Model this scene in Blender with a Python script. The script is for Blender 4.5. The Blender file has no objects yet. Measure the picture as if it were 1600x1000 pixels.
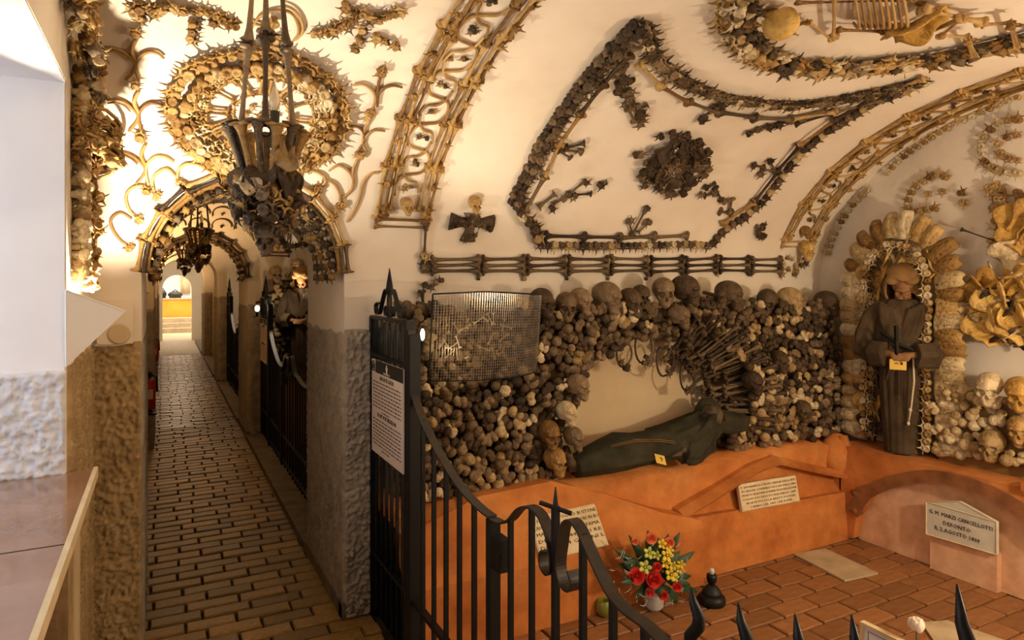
import bpy, bmesh, math, random
from mathutils import Vector, Matrix, noise, Euler
R = random.Random(7)
PI = math.pi
scene = bpy.context.scene
col = scene.collection

# ------------------------------------------------------------------ camera
F = 1050.0                                   # focal length in pixels of the 1600 px frame
YAW = math.atan(545 / 1050)
SN, CS = math.sin(YAW), math.cos(YAW)
EYE = 1.6
cam_d = bpy.data.cameras.new('camera')
cam_d.sensor_width = 36.0
cam_d.lens = F / 1600 * 36.0
cam_d.shift_y = -60 / 1600
cam_d.clip_start = 0.02
cam = bpy.data.objects.new('camera', cam_d)
col.objects.link(cam)
cam.location = (0, 0, EYE)
cam.rotation_euler = (PI / 2, 0, -YAW)
scene.camera = cam

# ------------------------------------------------------------------ world, lights, exposure
scene.view_settings.view_transform = 'Standard'
scene.view_settings.look = 'None'
scene.view_settings.gamma = 1.0
scene.view_settings.use_curve_mapping = False
scene.view_settings.exposure = -0.08
world = bpy.data.worlds.new('world')
scene.world = world
world.use_nodes = True
world.node_tree.nodes['Background'].inputs[0].default_value = (1.0, 0.85, 0.65, 1)
world.node_tree.nodes['Background'].inputs[1].default_value = 0.12
PITCH = 4.1                                   # one bay of the crypt, pier included

def lamp(name, kind, loc, power, color, size=0.05, rot=None, spot=None, sx=None, sy=None):
    d = bpy.data.lights.new(name, kind)
    d.energy = power
    d.color = color
    if kind == 'AREA':
        d.shape = 'RECTANGLE'; d.size = sx; d.size_y = sy
    else:
        d.shadow_soft_size = size
    if kind == 'SPOT':
        d.spot_size = spot; d.spot_blend = 0.6
    o = bpy.data.objects.new(name, d)
    col.objects.link(o)
    o.location = loc
    if rot: o.rotation_euler = rot
    return o

WARM = (1.0, 0.80, 0.57)
AMBER = (1.0, 0.62, 0.28)
CREAM = (1.0, 0.85, 0.65)
# uplighters on the left wall of every bay
for k in range(-1, 4):
    lamp('uplighter_bulb', 'SPOT', (-0.195, 2.545 + PITCH * k, 1.475), 98 if k == 0 else 60, CREAM if k <= 0 else AMBER, 0.02,
         rot=Vector((0.42, 0.10, 0.90)).to_track_quat('-Z', 'Y').to_euler(), spot=2.75)
# lamp behind the wire guard on the wall of every chapel
for k in range(0, 3):
    lamp('wire_guard_bulb', 'POINT', (1.24, 2.86, 1.27) if k == 0 else (0.96, 2.60 + PITCH * k, 1.36), 0.6 if k == 0 else 1.8, WARM, 0.02)
    lamp('chapel_uplighter', 'SPOT', (1.02, 2.62 + PITCH * k, 1.45), 26 if k == 0 else 25, WARM, 0.03,
         rot=Vector((0.52, -0.42, 0.74)).to_track_quat('-Z', 'Y').to_euler(), spot=2.5)
# lamp on the near wall of the chapel, out of frame to the right
lamp('chapel_lamp_and_fill', 'POINT', (3.15, 0.45, 1.30), 82, WARM, 0.05)
lamp('chapel_lamp_and_fill', 'POINT', (1.75, 0.25, 1.50), 12, WARM, 0.06)  # added fill light that brightens the chapel, no known fixture here
# daylight from the window in the left wall
lamp('window_daylight', 'AREA', (-1.02, 1.45, 1.62), 14, (0.82, 0.88, 1.0), rot=(0, -PI / 2, 0), sx=1.1, sy=1.5)
# bright room at the end of the corridor
lamp('end_room_lamp', 'AREA', (0.4, 23.5, 2.75), 260, (1.0, 0.86, 0.66), rot=(0, 0, 0), sx=2.0, sy=3.0)
lamp('corridor_lamp', 'POINT', (0.35, 18.3, 2.1), 30, WARM, 0.08)

# ------------------------------------------------------------------ pixel -> place helpers
def ray(u, v):
    t = (u - 800) / F
    return Vector((SN + t * CS, CS - t * SN, (440 - v) / F))
def onX(u, v, X):
    r = ray(u, v); d = X / r.x
    return Vector((X, d * r.y, EYE + d * r.z))
def onY(u, v, Y):
    r = ray(u, v); d = Y / r.y
    return Vector((d * r.x, Y, EYE + d * r.z))
def onZ(u, v, Z):
    r = ray(u, v); d = (Z - EYE) / r.z
    return Vector((d * r.x, d * r.y, Z))
VA, VB, VY, VZ = 1.6, 1.03, 1.6, 1.6          # barrel vault: half span, rise, axis
def vault_phi(P): return math.atan2((P.z - VZ) / VB, (P.y - VY) / VA)
def vpt(X, phi): return Vector((X, VY + VA * math.cos(phi), VZ + VB * math.sin(phi)))
def vnorm(phi): return -Vector((0, math.cos(phi) / VA, math.sin(phi) / VB)).normalized()
def vtan(phi): return Vector((0, -VA * math.sin(phi), VB * math.cos(phi))).normalized()
def onV(u, v):
    r = ray(u, v)
    d = (2 * r.y / VA) / (r.y ** 2 / VA ** 2 + r.z ** 2 / VB ** 2)
    P = Vector((d * r.x, d * r.y, EYE + d * r.z))
    return P, vnorm(vault_phi(P))
def vaultY(z):
    s = max(-1, min(1, (z - VZ) / VB))
    return VY + VA * math.sqrt(1 - s * s) if z > VZ else VY + VA

# ------------------------------------------------------------------ materials
def new_mat(name):
    m = bpy.data.materials.new(name); m.use_nodes = True
    nt = m.node_tree
    return m, nt, nt.nodes['Principled BSDF']
def N(nt, t, **kw):
    n = nt.nodes.new(t)
    for k, v in kw.items(): setattr(n, k, v)
    return n
def ramp(nt, fac, stops):
    r = N(nt, 'ShaderNodeValToRGB')
    el = r.color_ramp.elements
    while len(el) < len(stops): el.new(0.5)
    for e, (p, c) in zip(el, stops):
        e.position = p; e.color = (*c, 1)
    nt.links.new(fac, r.inputs[0])
    return r.outputs[0]
def noise_tex(nt, scale, detail=4, rough=0.55, coord='Object', dist=0.0):
    tc = N(nt, 'ShaderNodeTexCoord')
    n = N(nt, 'ShaderNodeTexNoise')
    n.inputs['Scale'].default_value = scale
    n.inputs['Detail'].default_value = detail
    n.inputs['Roughness'].default_value = rough
    n.inputs['Distortion'].default_value = dist
    nt.links.new(tc.outputs[coord], n.inputs['Vector'])
    return n.outputs['Fac']
def bump(nt, bsdf, h, strength=0.3, dist=0.01):
    b = N(nt, 'ShaderNodeBump')
    b.inputs['Strength'].default_value = strength
    b.inputs['Distance'].default_value = dist
    nt.links.new(h, b.inputs['Height'])
    nt.links.new(b.outputs[0], bsdf.inputs['Normal'])
def mixc(nt, fac, a, b, mode='MIX'):
    m = N(nt, 'ShaderNodeMix', data_type='RGBA', blend_type=mode)
    for s, v in ((m.inputs[0], fac), (m.inputs[6], a), (m.inputs[7], b)):
        if isinstance(v, (int, float)): s.default_value = v
        elif isinstance(v, tuple): s.default_value = (*v, 1)
        else: nt.links.new(v, s)
    return m.outputs[2]
def surf(name, stops, scale=4, rough=0.85, bscale=40, bstr=0.2, bdist=0.004, detail=5, coord='Object', spec=0.3, metal=0.0, fine=None, rnd=0.0):
    m, nt, b = new_mat(name)
    f = noise_tex(nt, scale, detail, coord=coord)
    c = ramp(nt, f, stops)
    if fine:
        c = mixc(nt, fine[1], c, ramp(nt, noise_tex(nt, fine[0], 3, coord=coord), [(0.35, (0.25, 0.25, 0.25)), (0.65, (1, 1, 1))]), 'MULTIPLY')
    if rnd:
        oi = N(nt, 'ShaderNodeObjectInfo')
        c = mixc(nt, 1.0, c, ramp(nt, oi.outputs['Random'], [(0, (1 - rnd,) * 3), (1, (1, 1, 1))]), 'MULTIPLY')
    nt.links.new(c, b.inputs['Base Color'])
    b.inputs['Roughness'].default_value = rough
    b.inputs['Specular IOR Level'].default_value = spec
    b.inputs['Metallic'].default_value = metal
    if bstr: bump(nt, b, noise_tex(nt, bscale, 4, coord=coord), bstr, bdist)
    return m
def bone_mat(name, lo, mid, hi, rough=0.5):
    m, nt, b = new_mat(name)
    oi = N(nt, 'ShaderNodeObjectInfo')
    base = ramp(nt, oi.outputs['Random'], [(0.0, lo), (0.5, mid), (1.0, hi)])
    grime = ramp(nt, noise_tex(nt, 2.3, 4, 0.6), [(0.32, (0.34, 0.25, 0.16)), (0.58, (1, 1, 1))])
    nt.links.new(mixc(nt, 0.75, base, grime, 'MULTIPLY'), b.inputs['Base Color'])
    b.inputs['Roughness'].default_value = rough
    b.inputs['Specular IOR Level'].default_value = 0.35
    bump(nt, b, noise_tex(nt, 9, 4), 0.35, 0.06)
    return m
M = {}
M['plaster'] = surf('cream_plaster', [(0.3, (0.70, 0.60, 0.47)), (0.5, (0.78, 0.69, 0.56)), (0.7, (0.82, 0.74, 0.62))], 2.2, 0.9, 60, 0.12, 0.003)
M['white'] = surf('white_paint', [(0.3, (0.78, 0.78, 0.80)), (0.7, (0.86, 0.86, 0.87))], 3, 0.7, 50, 0.06, 0.002)
M['niche'] = surf('beige_plaster', [(0.3, (0.52, 0.40, 0.24)), (0.7, (0.64, 0.51, 0.32))], 3, 0.9, 70, 0.12, 0.003)
M['rough'] = surf('roughcast', [(0.3, (0.30, 0.25, 0.19)), (0.7, (0.46, 0.40, 0.31))], 14, 0.92, 120, 0.5, 0.004)
M['rough_pale'] = surf('pale_roughcast', [(0.3, (0.60, 0.59, 0.60)), (0.7, (0.76, 0.75, 0.76))], 14, 0.92, 120, 0.5, 0.004)
M['rough_gold'] = surf('ochre_roughcast', [(0.3, (0.30, 0.20, 0.09)), (0.7, (0.48, 0.34, 0.17))], 14, 0.92, 120, 0.5, 0.004)
M['orange'] = surf('orange_limewash', [(0.28, (0.40, 0.115, 0.02)), (0.5, (0.58, 0.20, 0.045)), (0.72, (0.68, 0.28, 0.08))], 3.2, 0.85, 55, 0.25, 0.004, fine=(14, 0.25))
M['pink'] = surf('pink_limewash', [(0.28, (0.66, 0.34, 0.17)), (0.5, (0.78, 0.47, 0.27)), (0.72, (0.83, 0.56, 0.36))], 3.0, 0.85, 55, 0.25, 0.004, fine=(12, 0.2))
M['brown'] = surf('brown_painted_band', [(0.3, (0.16, 0.06, 0.025)), (0.7, (0.34, 0.14, 0.05))], 9, 0.8, 60, 0.3, 0.004)
M['brick'] = surf('ochre_paver', [(0.3, (0.24, 0.13, 0.028)), (0.7, (0.48, 0.285, 0.078))], 7, 0.36, 45, 0.35, 0.004, rnd=0.5, spec=0.5)
M['mortar'] = surf('dark_mortar', [(0.3, (0.025, 0.016, 0.008)), (0.7, (0.055, 0.036, 0.018))], 9, 0.9)
M['tile'] = surf('terracotta_tile', [(0.3, (0.26, 0.105, 0.035)), (0.7, (0.40, 0.18, 0.065))], 3, 0.5, 45, 0.2, 0.003, rnd=0.35, spec=0.4)
M['slab'] = surf('worn_stone_slab', [(0.3, (0.40, 0.30, 0.17)), (0.7, (0.56, 0.44, 0.27))], 8, 0.8, 60, 0.3, 0.004)
M['marble'] = surf('cream_marble', [(0.3, (0.62, 0.48, 0.27)), (0.7, (0.78, 0.65, 0.42))], 9, 0.6, 60, 0.1, 0.002)
M['marble_grey'] = surf('grey_marble', [(0.3, (0.56, 0.54, 0.44)), (0.7, (0.70, 0.68, 0.57))], 9, 0.6, 60, 0.1, 0.002)
M['ink'] = surf('dark_lettering', [(0.3, (0.03, 0.02, 0.012)), (0.7, (0.06, 0.04, 0.02))], 20, 0.8, bstr=0)
M['iron'] = surf('black_wrought_iron', [(0.3, (0.004, 0.0045, 0.0045)), (0.7, (0.010, 0.010, 0.0095))], 30, 0.45, 90, 0.3, 0.002, spec=0.3)
M['rail_iron'] = surf('brown_iron_strap', [(0.3, (0.012, 0.009, 0.006)), (0.7, (0.035, 0.024, 0.014))], 25, 0.45, 90, 0.3, 0.002, spec=0.5)
M['wire'] = surf('galvanised_wire', [(0.3, (0.40, 0.34, 0.25)), (0.7, (0.55, 0.47, 0.35))], 30, 0.4, bstr=0, metal=0.7)
M['wood'] = surf('brown_sill_wood', [(0.3, (0.22, 0.10, 0.05)), (0.7, (0.36, 0.19, 0.11))], 5, 0.22, 60, 0.12, 0.003, spec=0.6)
M['wood'].node_tree.nodes['Principled BSDF'].inputs['Coat Weight'].default_value = 0.7
M['habit'] = surf('dark_brown_habit_cloth', [(0.3, (0.035, 0.024, 0.014)), (0.7, (0.085, 0.058, 0.034))], 8, 0.9, 160, 0.5, 0.004, spec=0.1)
M['habit_mid'] = surf('brown_habit_cloth', [(0.3, (0.045, 0.030, 0.016)), (0.7, (0.10, 0.068, 0.038))], 8, 0.9, 160, 0.5, 0.004, spec=0.1)
M['hood'] = surf('russet_hood_cloth', [(0.3, (0.16, 0.085, 0.03)), (0.7, (0.30, 0.17, 0.07))], 10, 0.9, 160, 0.5, 0.004, spec=0.1)
M['habit_green'] = surf('blackish_green_habit_cloth', [(0.3, (0.022, 0.021, 0.012)), (0.7, (0.058, 0.053, 0.032))], 8, 0.9, 160, 0.5, 0.004, spec=0.1)
M['mummy'] = surf('dried_brown_skin', [(0.3, (0.16, 0.07, 0.025)), (0.7, (0.32, 0.16, 0.06))], 30, 0.6, 90, 0.5, 0.006)
M['mummy_dark'] = surf('blackened_dried_skin', [(0.3, (0.05, 0.032, 0.016)), (0.7, (0.13, 0.085, 0.045))], 30, 0.6, 90, 0.5, 0.006)
M['yellow_tag'] = surf('yellow_paper', [(0.3, (0.70, 0.46, 0.08)), (0.7, (0.82, 0.58, 0.14))], 9, 0.8, bstr=0)
M['cord'] = surf('pale_cord', [(0.3, (0.55, 0.45, 0.30)), (0.7, (0.70, 0.60, 0.42))], 60, 0.8, bstr=0)
M['red'] = surf('red_enamel', [(0.3, (0.42, 0.015, 0.012)), (0.7, (0.52, 0.03, 0.02))], 9, 0.3, bstr=0, spec=0.5)
M['paper'] = surf('sign_paper', [(0.3, (0.66, 0.53, 0.42)), (0.7, (0.72, 0.59, 0.48))], 5, 0.6, bstr=0)
M['black'] = surf('sign_black', [(0.3, (0.015, 0.015, 0.013)), (0.7, (0.025, 0.025, 0.02))], 5, 0.5, bstr=0)
M['leaf'] = surf('dark_green_leaf', [(0.3, (0.012, 0.035, 0.014)), (0.7, (0.035, 0.085, 0.03))], 9, 0.5, 40, 0.2, 0.003, spec=0.4)
M['rose_red'] = surf('red_petal', [(0.3, (0.55, 0.015, 0.012)), (0.7, (0.75, 0.05, 0.03))], 20, 0.6, bstr=0)
M['rose_orange'] = surf('orange_petal', [(0.3, (0.75, 0.16, 0.05)), (0.7, (0.85, 0.25, 0.09))], 20, 0.6, bstr=0)
M['petal_yellow'] = surf('yellow_petal', [(0.3, (0.70, 0.50, 0.03)), (0.7, (0.85, 0.66, 0.07))], 20, 0.6, bstr=0)
M['petal_lime'] = surf('lime_petal', [(0.3, (0.50, 0.55, 0.08)), (0.7, (0.66, 0.68, 0.16))], 20, 0.6, bstr=0)
M['petal_white'] = surf('white_petal', [(0.3, (0.80, 0.66, 0.52)), (0.7, (0.88, 0.76, 0.62))], 20, 0.6, bstr=0)
M['pot'] = surf('pale_plastic_pot', [(0.3, (0.55, 0.55, 0.52)), (0.7, (0.68, 0.68, 0.64))], 9, 0.35, bstr=0)
M['candle'] = surf('candle_wax', [(0.3, (0.72, 0.62, 0.45)), (0.7, (0.80, 0.70, 0.52))], 9, 0.5, bstr=0)
M['orange_panel'] = surf('orange_counter_panel', [(0.3, (0.75, 0.28, 0.03)), (0.7, (0.85, 0.36, 0.05))], 3, 0.6, bstr=0)
M['kerb'] = surf('dark_kerb_stone', [(0.3, (0.11, 0.085, 0.055)), (0.7, (0.20, 0.16, 0.11))], 9, 0.8, 60, 0.3, 0.004)
M['step'] = surf('stone_step', [(0.3, (0.36, 0.29, 0.20)), (0.7, (0.50, 0.41, 0.30))], 9, 0.7)
M['dark_wood'] = surf('dark_door_wood', [(0.3, (0.03, 0.03, 0.022)), (0.7, (0.06, 0.055, 0.04))], 6, 0.5)
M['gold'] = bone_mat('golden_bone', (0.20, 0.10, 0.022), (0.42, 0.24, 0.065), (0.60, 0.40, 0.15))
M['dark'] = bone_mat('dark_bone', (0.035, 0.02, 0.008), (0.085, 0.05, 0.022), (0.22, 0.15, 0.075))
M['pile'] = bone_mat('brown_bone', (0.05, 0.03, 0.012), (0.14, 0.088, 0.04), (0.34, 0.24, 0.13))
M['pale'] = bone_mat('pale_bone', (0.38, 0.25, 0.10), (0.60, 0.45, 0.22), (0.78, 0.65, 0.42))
M['amber'] = bone_mat('amber_bone', (0.42, 0.22, 0.04), (0.58, 0.34, 0.07), (0.72, 0.48, 0.14))
m, nt, b = new_mat('clear_bulb_glass')
b.inputs['Base Color'].default_value = (0.9, 0.8, 0.6, 1); b.inputs['Roughness'].default_value = 0.08
b.inputs['Transmission Weight'].default_value = 0.6
M['glass'] = m
m, nt, b = new_mat('green_glass')
b.inputs['Base Color'].default_value = (0.30, 0.30, 0.04, 1); b.inputs['Roughness'].default_value = 0.1
b.inputs['Transmission Weight'].default_value = 0.35
M['green_glass'] = m
def glow(name, c, e):
    m, nt, b = new_mat(name)
    b.inputs['Base Color'].default_value = (*c, 1)
    b.inputs['Emission Color'].default_value = (*c, 1)
    b.inputs['Emission Strength'].default_value = e
    return m
M['bulb'] = glow('lit_bulb', (1.0, 0.80, 0.50), 12)

# ------------------------------------------------------------------ mesh builder
class MB:
    def __init__(s): s.v = []; s.f = []
    def add(s, vs, fs):
        o = len(s.v); s.v += [tuple(p) for p in vs]; s.f += [tuple(i + o for i in f) for f in fs]
    def box(s, a, b):
        x0, y0, z0 = a; x1, y1, z1 = b
        s.add([(x0,y0,z0),(x1,y0,z0),(x1,y1,z0),(x0,y1,z0),(x0,y0,z1),(x1,y0,z1),(x1,y1,z1),(x0,y1,z1)],
              [(0,3,2,1),(4,5,6,7),(0,1,5,4),(1,2,6,5),(2,3,7,6),(3,0,4,7)])
    def loft(s, rings, cap=True, closed=False):
        n = len(rings[0]); vs = [p for r in rings for p in r]; fs = []
        m = len(rings)
        for i in range(m if closed else m - 1):
            j = (i + 1) % m
            for k in range(n):
                l = (k + 1) % n
                fs.append((i * n + k, i * n + l, j * n + l, j * n + k))
        if cap and not closed:
            fs.append(tuple(range(n - 1, -1, -1))); fs.append(tuple((m - 1) * n + k for k in range(n)))
        s.add(vs, fs)
    def tube(s, pts, r, seg=6, flat=1.0, up=None):
        pts = [Vector(p) for p in pts]; n = len(pts)
        rr = r if isinstance(r, (list, tuple)) else [r] * n
        rings = []; prev = None
        for i, p in enumerate(pts):
            t = (pts[min(i + 1, n - 1)] - pts[max(i - 1, 0)])
            t = t.normalized() if t.length > 1e-9 else Vector((0, 0, 1))
            ref = up if up is not None else (prev if prev is not None else (Vector((0, 0, 1)) if abs(t.z) < 0.9 else Vector((1, 0, 0))))
            a = t.cross(ref)
            if a.length < 1e-6: a = t.cross(Vector((0.3, 0.8, 0.5)))
            a.normalize(); b = a.cross(t).normalized(); prev = b
            rings.append([p + (a * math.cos(2 * PI * k / seg) + b * math.sin(2 * PI * k / seg) * flat) * rr[i] for k in range(seg)])
        s.loft(rings)
    def ell(s, c, rad, seg=8, ring=5, rot=None):
        c = Vector(c); vs = []; fs = []
        def P(x, y, z):
            q = Vector((x * rad[0], y * rad[1], z * rad[2]))
            if rot is not None: q = rot @ q
            return c + q
        vs.append(P(0, 0, -1))
        for i in range(1, ring):
            a = -PI / 2 + PI * i / ring
            for k in range(seg):
                t = 2 * PI * k / seg
                vs.append(P(math.cos(a) * math.cos(t), math.cos(a) * math.sin(t), math.sin(a)))
        vs.append(P(0, 0, 1)); top = len(vs) - 1
        for k in range(seg): fs.append((0, 1 + (k + 1) % seg, 1 + k))
        for i in range(ring - 2):
            for k in range(seg):
                a = 1 + i * seg
                fs.append((a + k, a + (k + 1) % seg, a + seg + (k + 1) % seg, a + seg + k))
        a = 1 + (ring - 2) * seg
        for k in range(seg): fs.append((a + k, a + (k + 1) % seg, top))
        s.add(vs, fs)
    def prism(s, poly, off):
        n = len(poly); off = Vector(off)
        vs = [Vector(p) for p in poly] + [Vector(p) + off for p in poly]
        fs = [tuple(range(n - 1, -1, -1)), tuple(range(n, 2 * n))]
        fs += [(i, (i + 1) % n, n + (i + 1) % n, n + i) for i in range(n)]
        s.add(vs, fs)
    def lathe(s, prof, c=(0, 0, 0), seg=14, close=True):
        c = Vector(c)
        s.loft([[c + Vector((r * math.cos(2 * PI * k / seg), r * math.sin(2 * PI * k / seg), z)) for k in range(seg)] for r, z in prof], cap=close)
    def mesh(s, name, mat, smooth=True):
        me = bpy.data.meshes.new(name); me.from_pydata(s.v, [], s.f); me.update()
        bm = bmesh.new(); bm.from_mesh(me); bmesh.ops.recalc_face_normals(bm, faces=bm.faces); bm.to_mesh(me); bm.free()
        if smooth: me.polygons.foreach_set('use_smooth', [True] * len(me.polygons))
        me.materials.append(mat if not isinstance(mat, str) else M[mat])
        return me

# ------------------------------------------------------------------ object helpers
WM = {}
def link(name, data, mw=None, parent=None):
    o = bpy.data.objects.new(name, data); col.objects.link(o)
    mw = mw if mw is not None else Matrix()
    WM[o.name] = mw
    if parent is not None:
        o.parent = parent
        o.matrix_basis = WM[parent.name].inverted() @ mw
    else:
        o.matrix_basis = mw
    return o
def tag(o, label=None, cat=None, group=None, kind=None):
    if label: o['label'] = label
    if cat: o['category'] = cat
    if group: o['group'] = group
    if kind: o['kind'] = kind
    return o
def thing(name, loc, label, cat, group=None):
    o = link(name, None, Matrix.Translation(Vector(loc)))
    o.empty_display_size = 0.05
    return tag(o, label, cat, group)
def part(name, mb, mat, parent=None, smooth=False, kind=None, label=None):
    o = link(name, mb.mesh(name, mat, smooth), None, parent)
    return tag(o, label, None, None, kind)
def struct(name, mb, mat, smooth=False):
    return part(name, mb, mat, None, smooth, 'structure')
def frame(loc, x, z, sc=(1, 1, 1)):
    x = Vector(x).normalized(); z = Vector(z)
    y = z.cross(x)
    if y.length < 1e-6: y = Vector((0.21, 0.94, 0.3)).cross(x)
    y.normalize(); z = x.cross(y)
    if isinstance(sc, (int, float)): sc = (sc,) * 3
    m = Matrix(((x.x*sc[0], y.x*sc[1], z.x*sc[2], 0), (x.y*sc[0], y.y*sc[1], z.y*sc[2], 0), (x.z*sc[0], y.z*sc[1], z.z*sc[2], 0), (0, 0, 0, 1)))
    m.translation = Vector(loc)
    return m
def put(name, me, loc, x, z, sc, parent=None):
    return link(name, me, frame(loc, x, z, sc), parent)
def catmull(pts, n=6):
    if len(pts) < 3: return list(pts)
    out = []
    P = [pts[0]] + list(pts) + [pts[-1]]
    for i in range(1, len(P) - 2):
        for k in range(n):
            t = k / n; a, b, c, d = P[i-1], P[i], P[i+1], P[i+2]
            out.append(tuple(0.5 * ((2*b[j]) + (-a[j]+c[j])*t + (2*a[j]-5*b[j]+4*c[j]-d[j])*t*t + (-a[j]+3*b[j]-3*c[j]+d[j])*t**3) for j in range(len(b))))
    out.append(tuple(pts[-1]))
    return out
def resample(pn, step):
    """pn: list of (P, n); evenly spaced (P, n, T) along it"""
    L = [0]
    for i in range(1, len(pn)): L.append(L[-1] + (pn[i][0] - pn[i-1][0]).length)
    tot = L[-1]; cnt = max(1, int(round(tot / step))); out = []; j = 0
    for k in range(cnt):
        s = (k + 0.5) * tot / cnt
        while j < len(L) - 2 and L[j+1] < s: j += 1
        a = (s - L[j]) / max(1e-9, L[j+1] - L[j])
        P = pn[j][0].lerp(pn[j+1][0], a); n = pn[j][1].lerp(pn[j+1][1], a).normalized()
        T = (pn[j+1][0] - pn[j][0]).normalized()
        out.append((P, n, T))
    return out
def vpath(px, n=6, dy=0):
    out = []
    for q in catmull([tuple(map(float, p)) for p in px], n):
        P, nn = onV(*q); out.append((P + Vector((0, dy, 0)), nn))
    return out

# ------------------------------------------------------------------ bone meshes (unit size, shared)
def mk_long(mat, fat=1.0, lobe=1.0):
    mb = MB(); rings = []
    for x, r in [(-.47,.05),(-.42,.04),(-.34,.026),(-.15,.02),(.1,.019),(.33,.025),(.42,.038),(.47,.05)]:
        rings.append([(x, r * fat * math.cos(2*PI*k/7), r * fat * math.sin(2*PI*k/7)) for k in range(7)])
    mb.loft(rings)
    for sx in (-1, 1):
        for sy in (-1, 1):
            mb.ell((sx*.465, sy*.035*fat, 0), (.035*lobe, .04*fat*lobe, .045*fat*lobe), 7, 4)
    return mb.mesh('long_bone', mat)
LONG = {k: mk_long(k) for k in ('gold', 'dark', 'pile', 'pale')}
def mk_vert(mat):
    mb = MB(); seg = 9
    def ring(r, z, c=(0, 0)): return [(c[0] + r*math.cos(2*PI*k/seg), c[1] + r*.85*math.sin(2*PI*k/seg), z) for k in range(seg)]
    mb.loft([ring(.40,-.3), ring(.34,0), ring(.42,.28), ring(.30,.30), ring(.10,.16)])
    arch = [Vector((.30*math.cos(a), .36+.22*math.sin(a), .05)) for a in [(-.5+i/6*2)*PI/2*1.0 for i in range(7)]]
    mb.tube([(-.28,.22,.05),(-.27,.45,.07),(0,.60,.08),(.27,.45,.07),(.28,.22,.05)], [.09,.1,.13,.1,.09], 5)
    mb.tube([(0,.55,.1),(0,.85,.16),(0,1.12,.12)], [.13,.07,.03], 5)
    for s in (-1, 1):
        mb.tube([(s*.26,.38,.05),(s*.55,.46,.1),(s*.80,.52,.06)], [.1,.07,.035], 5)
    return mb.mesh('vertebra', mat)
VERT = {k: mk_vert(k) for k in ('gold', 'dark', 'pile', 'pale')}
def mk_condyle(mat, v):
    mb = MB()
    if v == 0:      # lower end of a thigh bone, seen end-on
        mb.ell((-.26,.02,0), (.27,.40,.30), 8, 6); mb.ell((.26,-.02,0), (.27,.38,.30), 8, 6); mb.ell((0,.14,-.08), (.28,.24,.22), 7, 5)
    elif v == 1:    # ball and neck
        mb.ell((-.1,.1,.05), (.36,.36,.34), 9, 7); mb.ell((.30,-.22,-.15), (.22,.24,.26), 7, 5); mb.ell((.08,-.05,-.15),(.24,.24,.24),7,5)
    else:           # flat shin-bone plateau
        mb.ell((-.2,0,0), (.32,.32,.16), 8, 5); mb.ell((.2,.02,0), (.32,.30,.16), 8, 5); mb.ell((0,-.2,-.12), (.2,.2,.22), 7, 5)
    mb.tube([(0,0,-.05),(0,0,-.5),(0,0,-1.0),(0,0,-2.2)], [.3,.2,.15,.14], 7)
    return mb.mesh('bone_end', mat)
COND = {k: [mk_condyle(k, v) for v in range(3)] for k in ('dark', 'pile', 'pale')}
def mk_ball(mat):
    mb = MB(); mb.ell((0,0,0), (.5,.5,.46), 10, 8); mb.tube([(0,0,-.2),(.05,.05,-.8),(.1,.1,-1.6)], [.3,.22,.2], 7)
    return mb.mesh('bone_ball', mat)
BALL = mk_ball('pale')
def mk_skull(mat):
    bm = bmesh.new(); bmesh.ops.create_icosphere(bm, subdivisions=5, radius=1.0)
    C0 = Vector((0, -.06, -.06))
    E = [((0,.07,.07),(.37,.46,.37)), ((0,-.24,-.26),(.235,.2,.30)), ((.21,-.26,-.19),(.085,.12,.07)), ((-.21,-.26,-.19),(.085,.12,.07)),
         ((0,-.30,.02),(.27,.10,.075)), ((0,-.33,-.47),(.145,.12,.11)), ((0,.12,-.22),(.22,.26,.16))]
    for vv in bm.verts:
        d = vv.co.normalized(); rs = []
        for c, r in E:
            o = Vector(((C0[i]-c[i])/r[i] for i in range(3))); q = Vector((d[i]/r[i] for i in range(3)))
            A = q.dot(q); B = o.dot(q); Cc = o.dot(o) - 1; D = B*B - A*Cc
            if D > 0:
                t = (-B + math.sqrt(D)) / A
                if t > 0: rs.append(t)
        k = 30.0
        m0 = max(rs); rr = m0 + math.log(sum(math.exp(k*(x-m0)) for x in rs)) / k
        p = C0 + d * rr
        if p.y < 0:
            for sx in (-1, 1):
                e = math.hypot((p.x - sx*.125)/.095, (p.z + .115)/.085)
                if e < 1.15: p.y += .19 * max(0, min(1, (1.15-e)/.35))
            e = math.hypot(p.x/.05, (p.z + .275)/.085)
            if e < 1.2: p.y += .13 * max(0, min(1, (1.2-e)/.45))
            if -.62 < p.z < -.44 and abs(p.x) < .15: p.y += .012 * (1 + math.sin(p.x*150))
        # hollow temples
        e = math.hypot((p.y + .2)/.1, (p.z + .03)/.12)
        if abs(p.x) > .18 and e < 1: p.x *= 1 - .10*(1-e)
        vv.co = p
    me = bpy.data.meshes.new('skull'); bm.to_mesh(me); bm.free()
    me.polygons.foreach_set('use_smooth', [True]*len(me.polygons)); me.materials.append(M[mat])
    return me
SKULL = {k: mk_skull(k) for k in ('pile', 'pale', 'gold', 'amber')}
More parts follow.
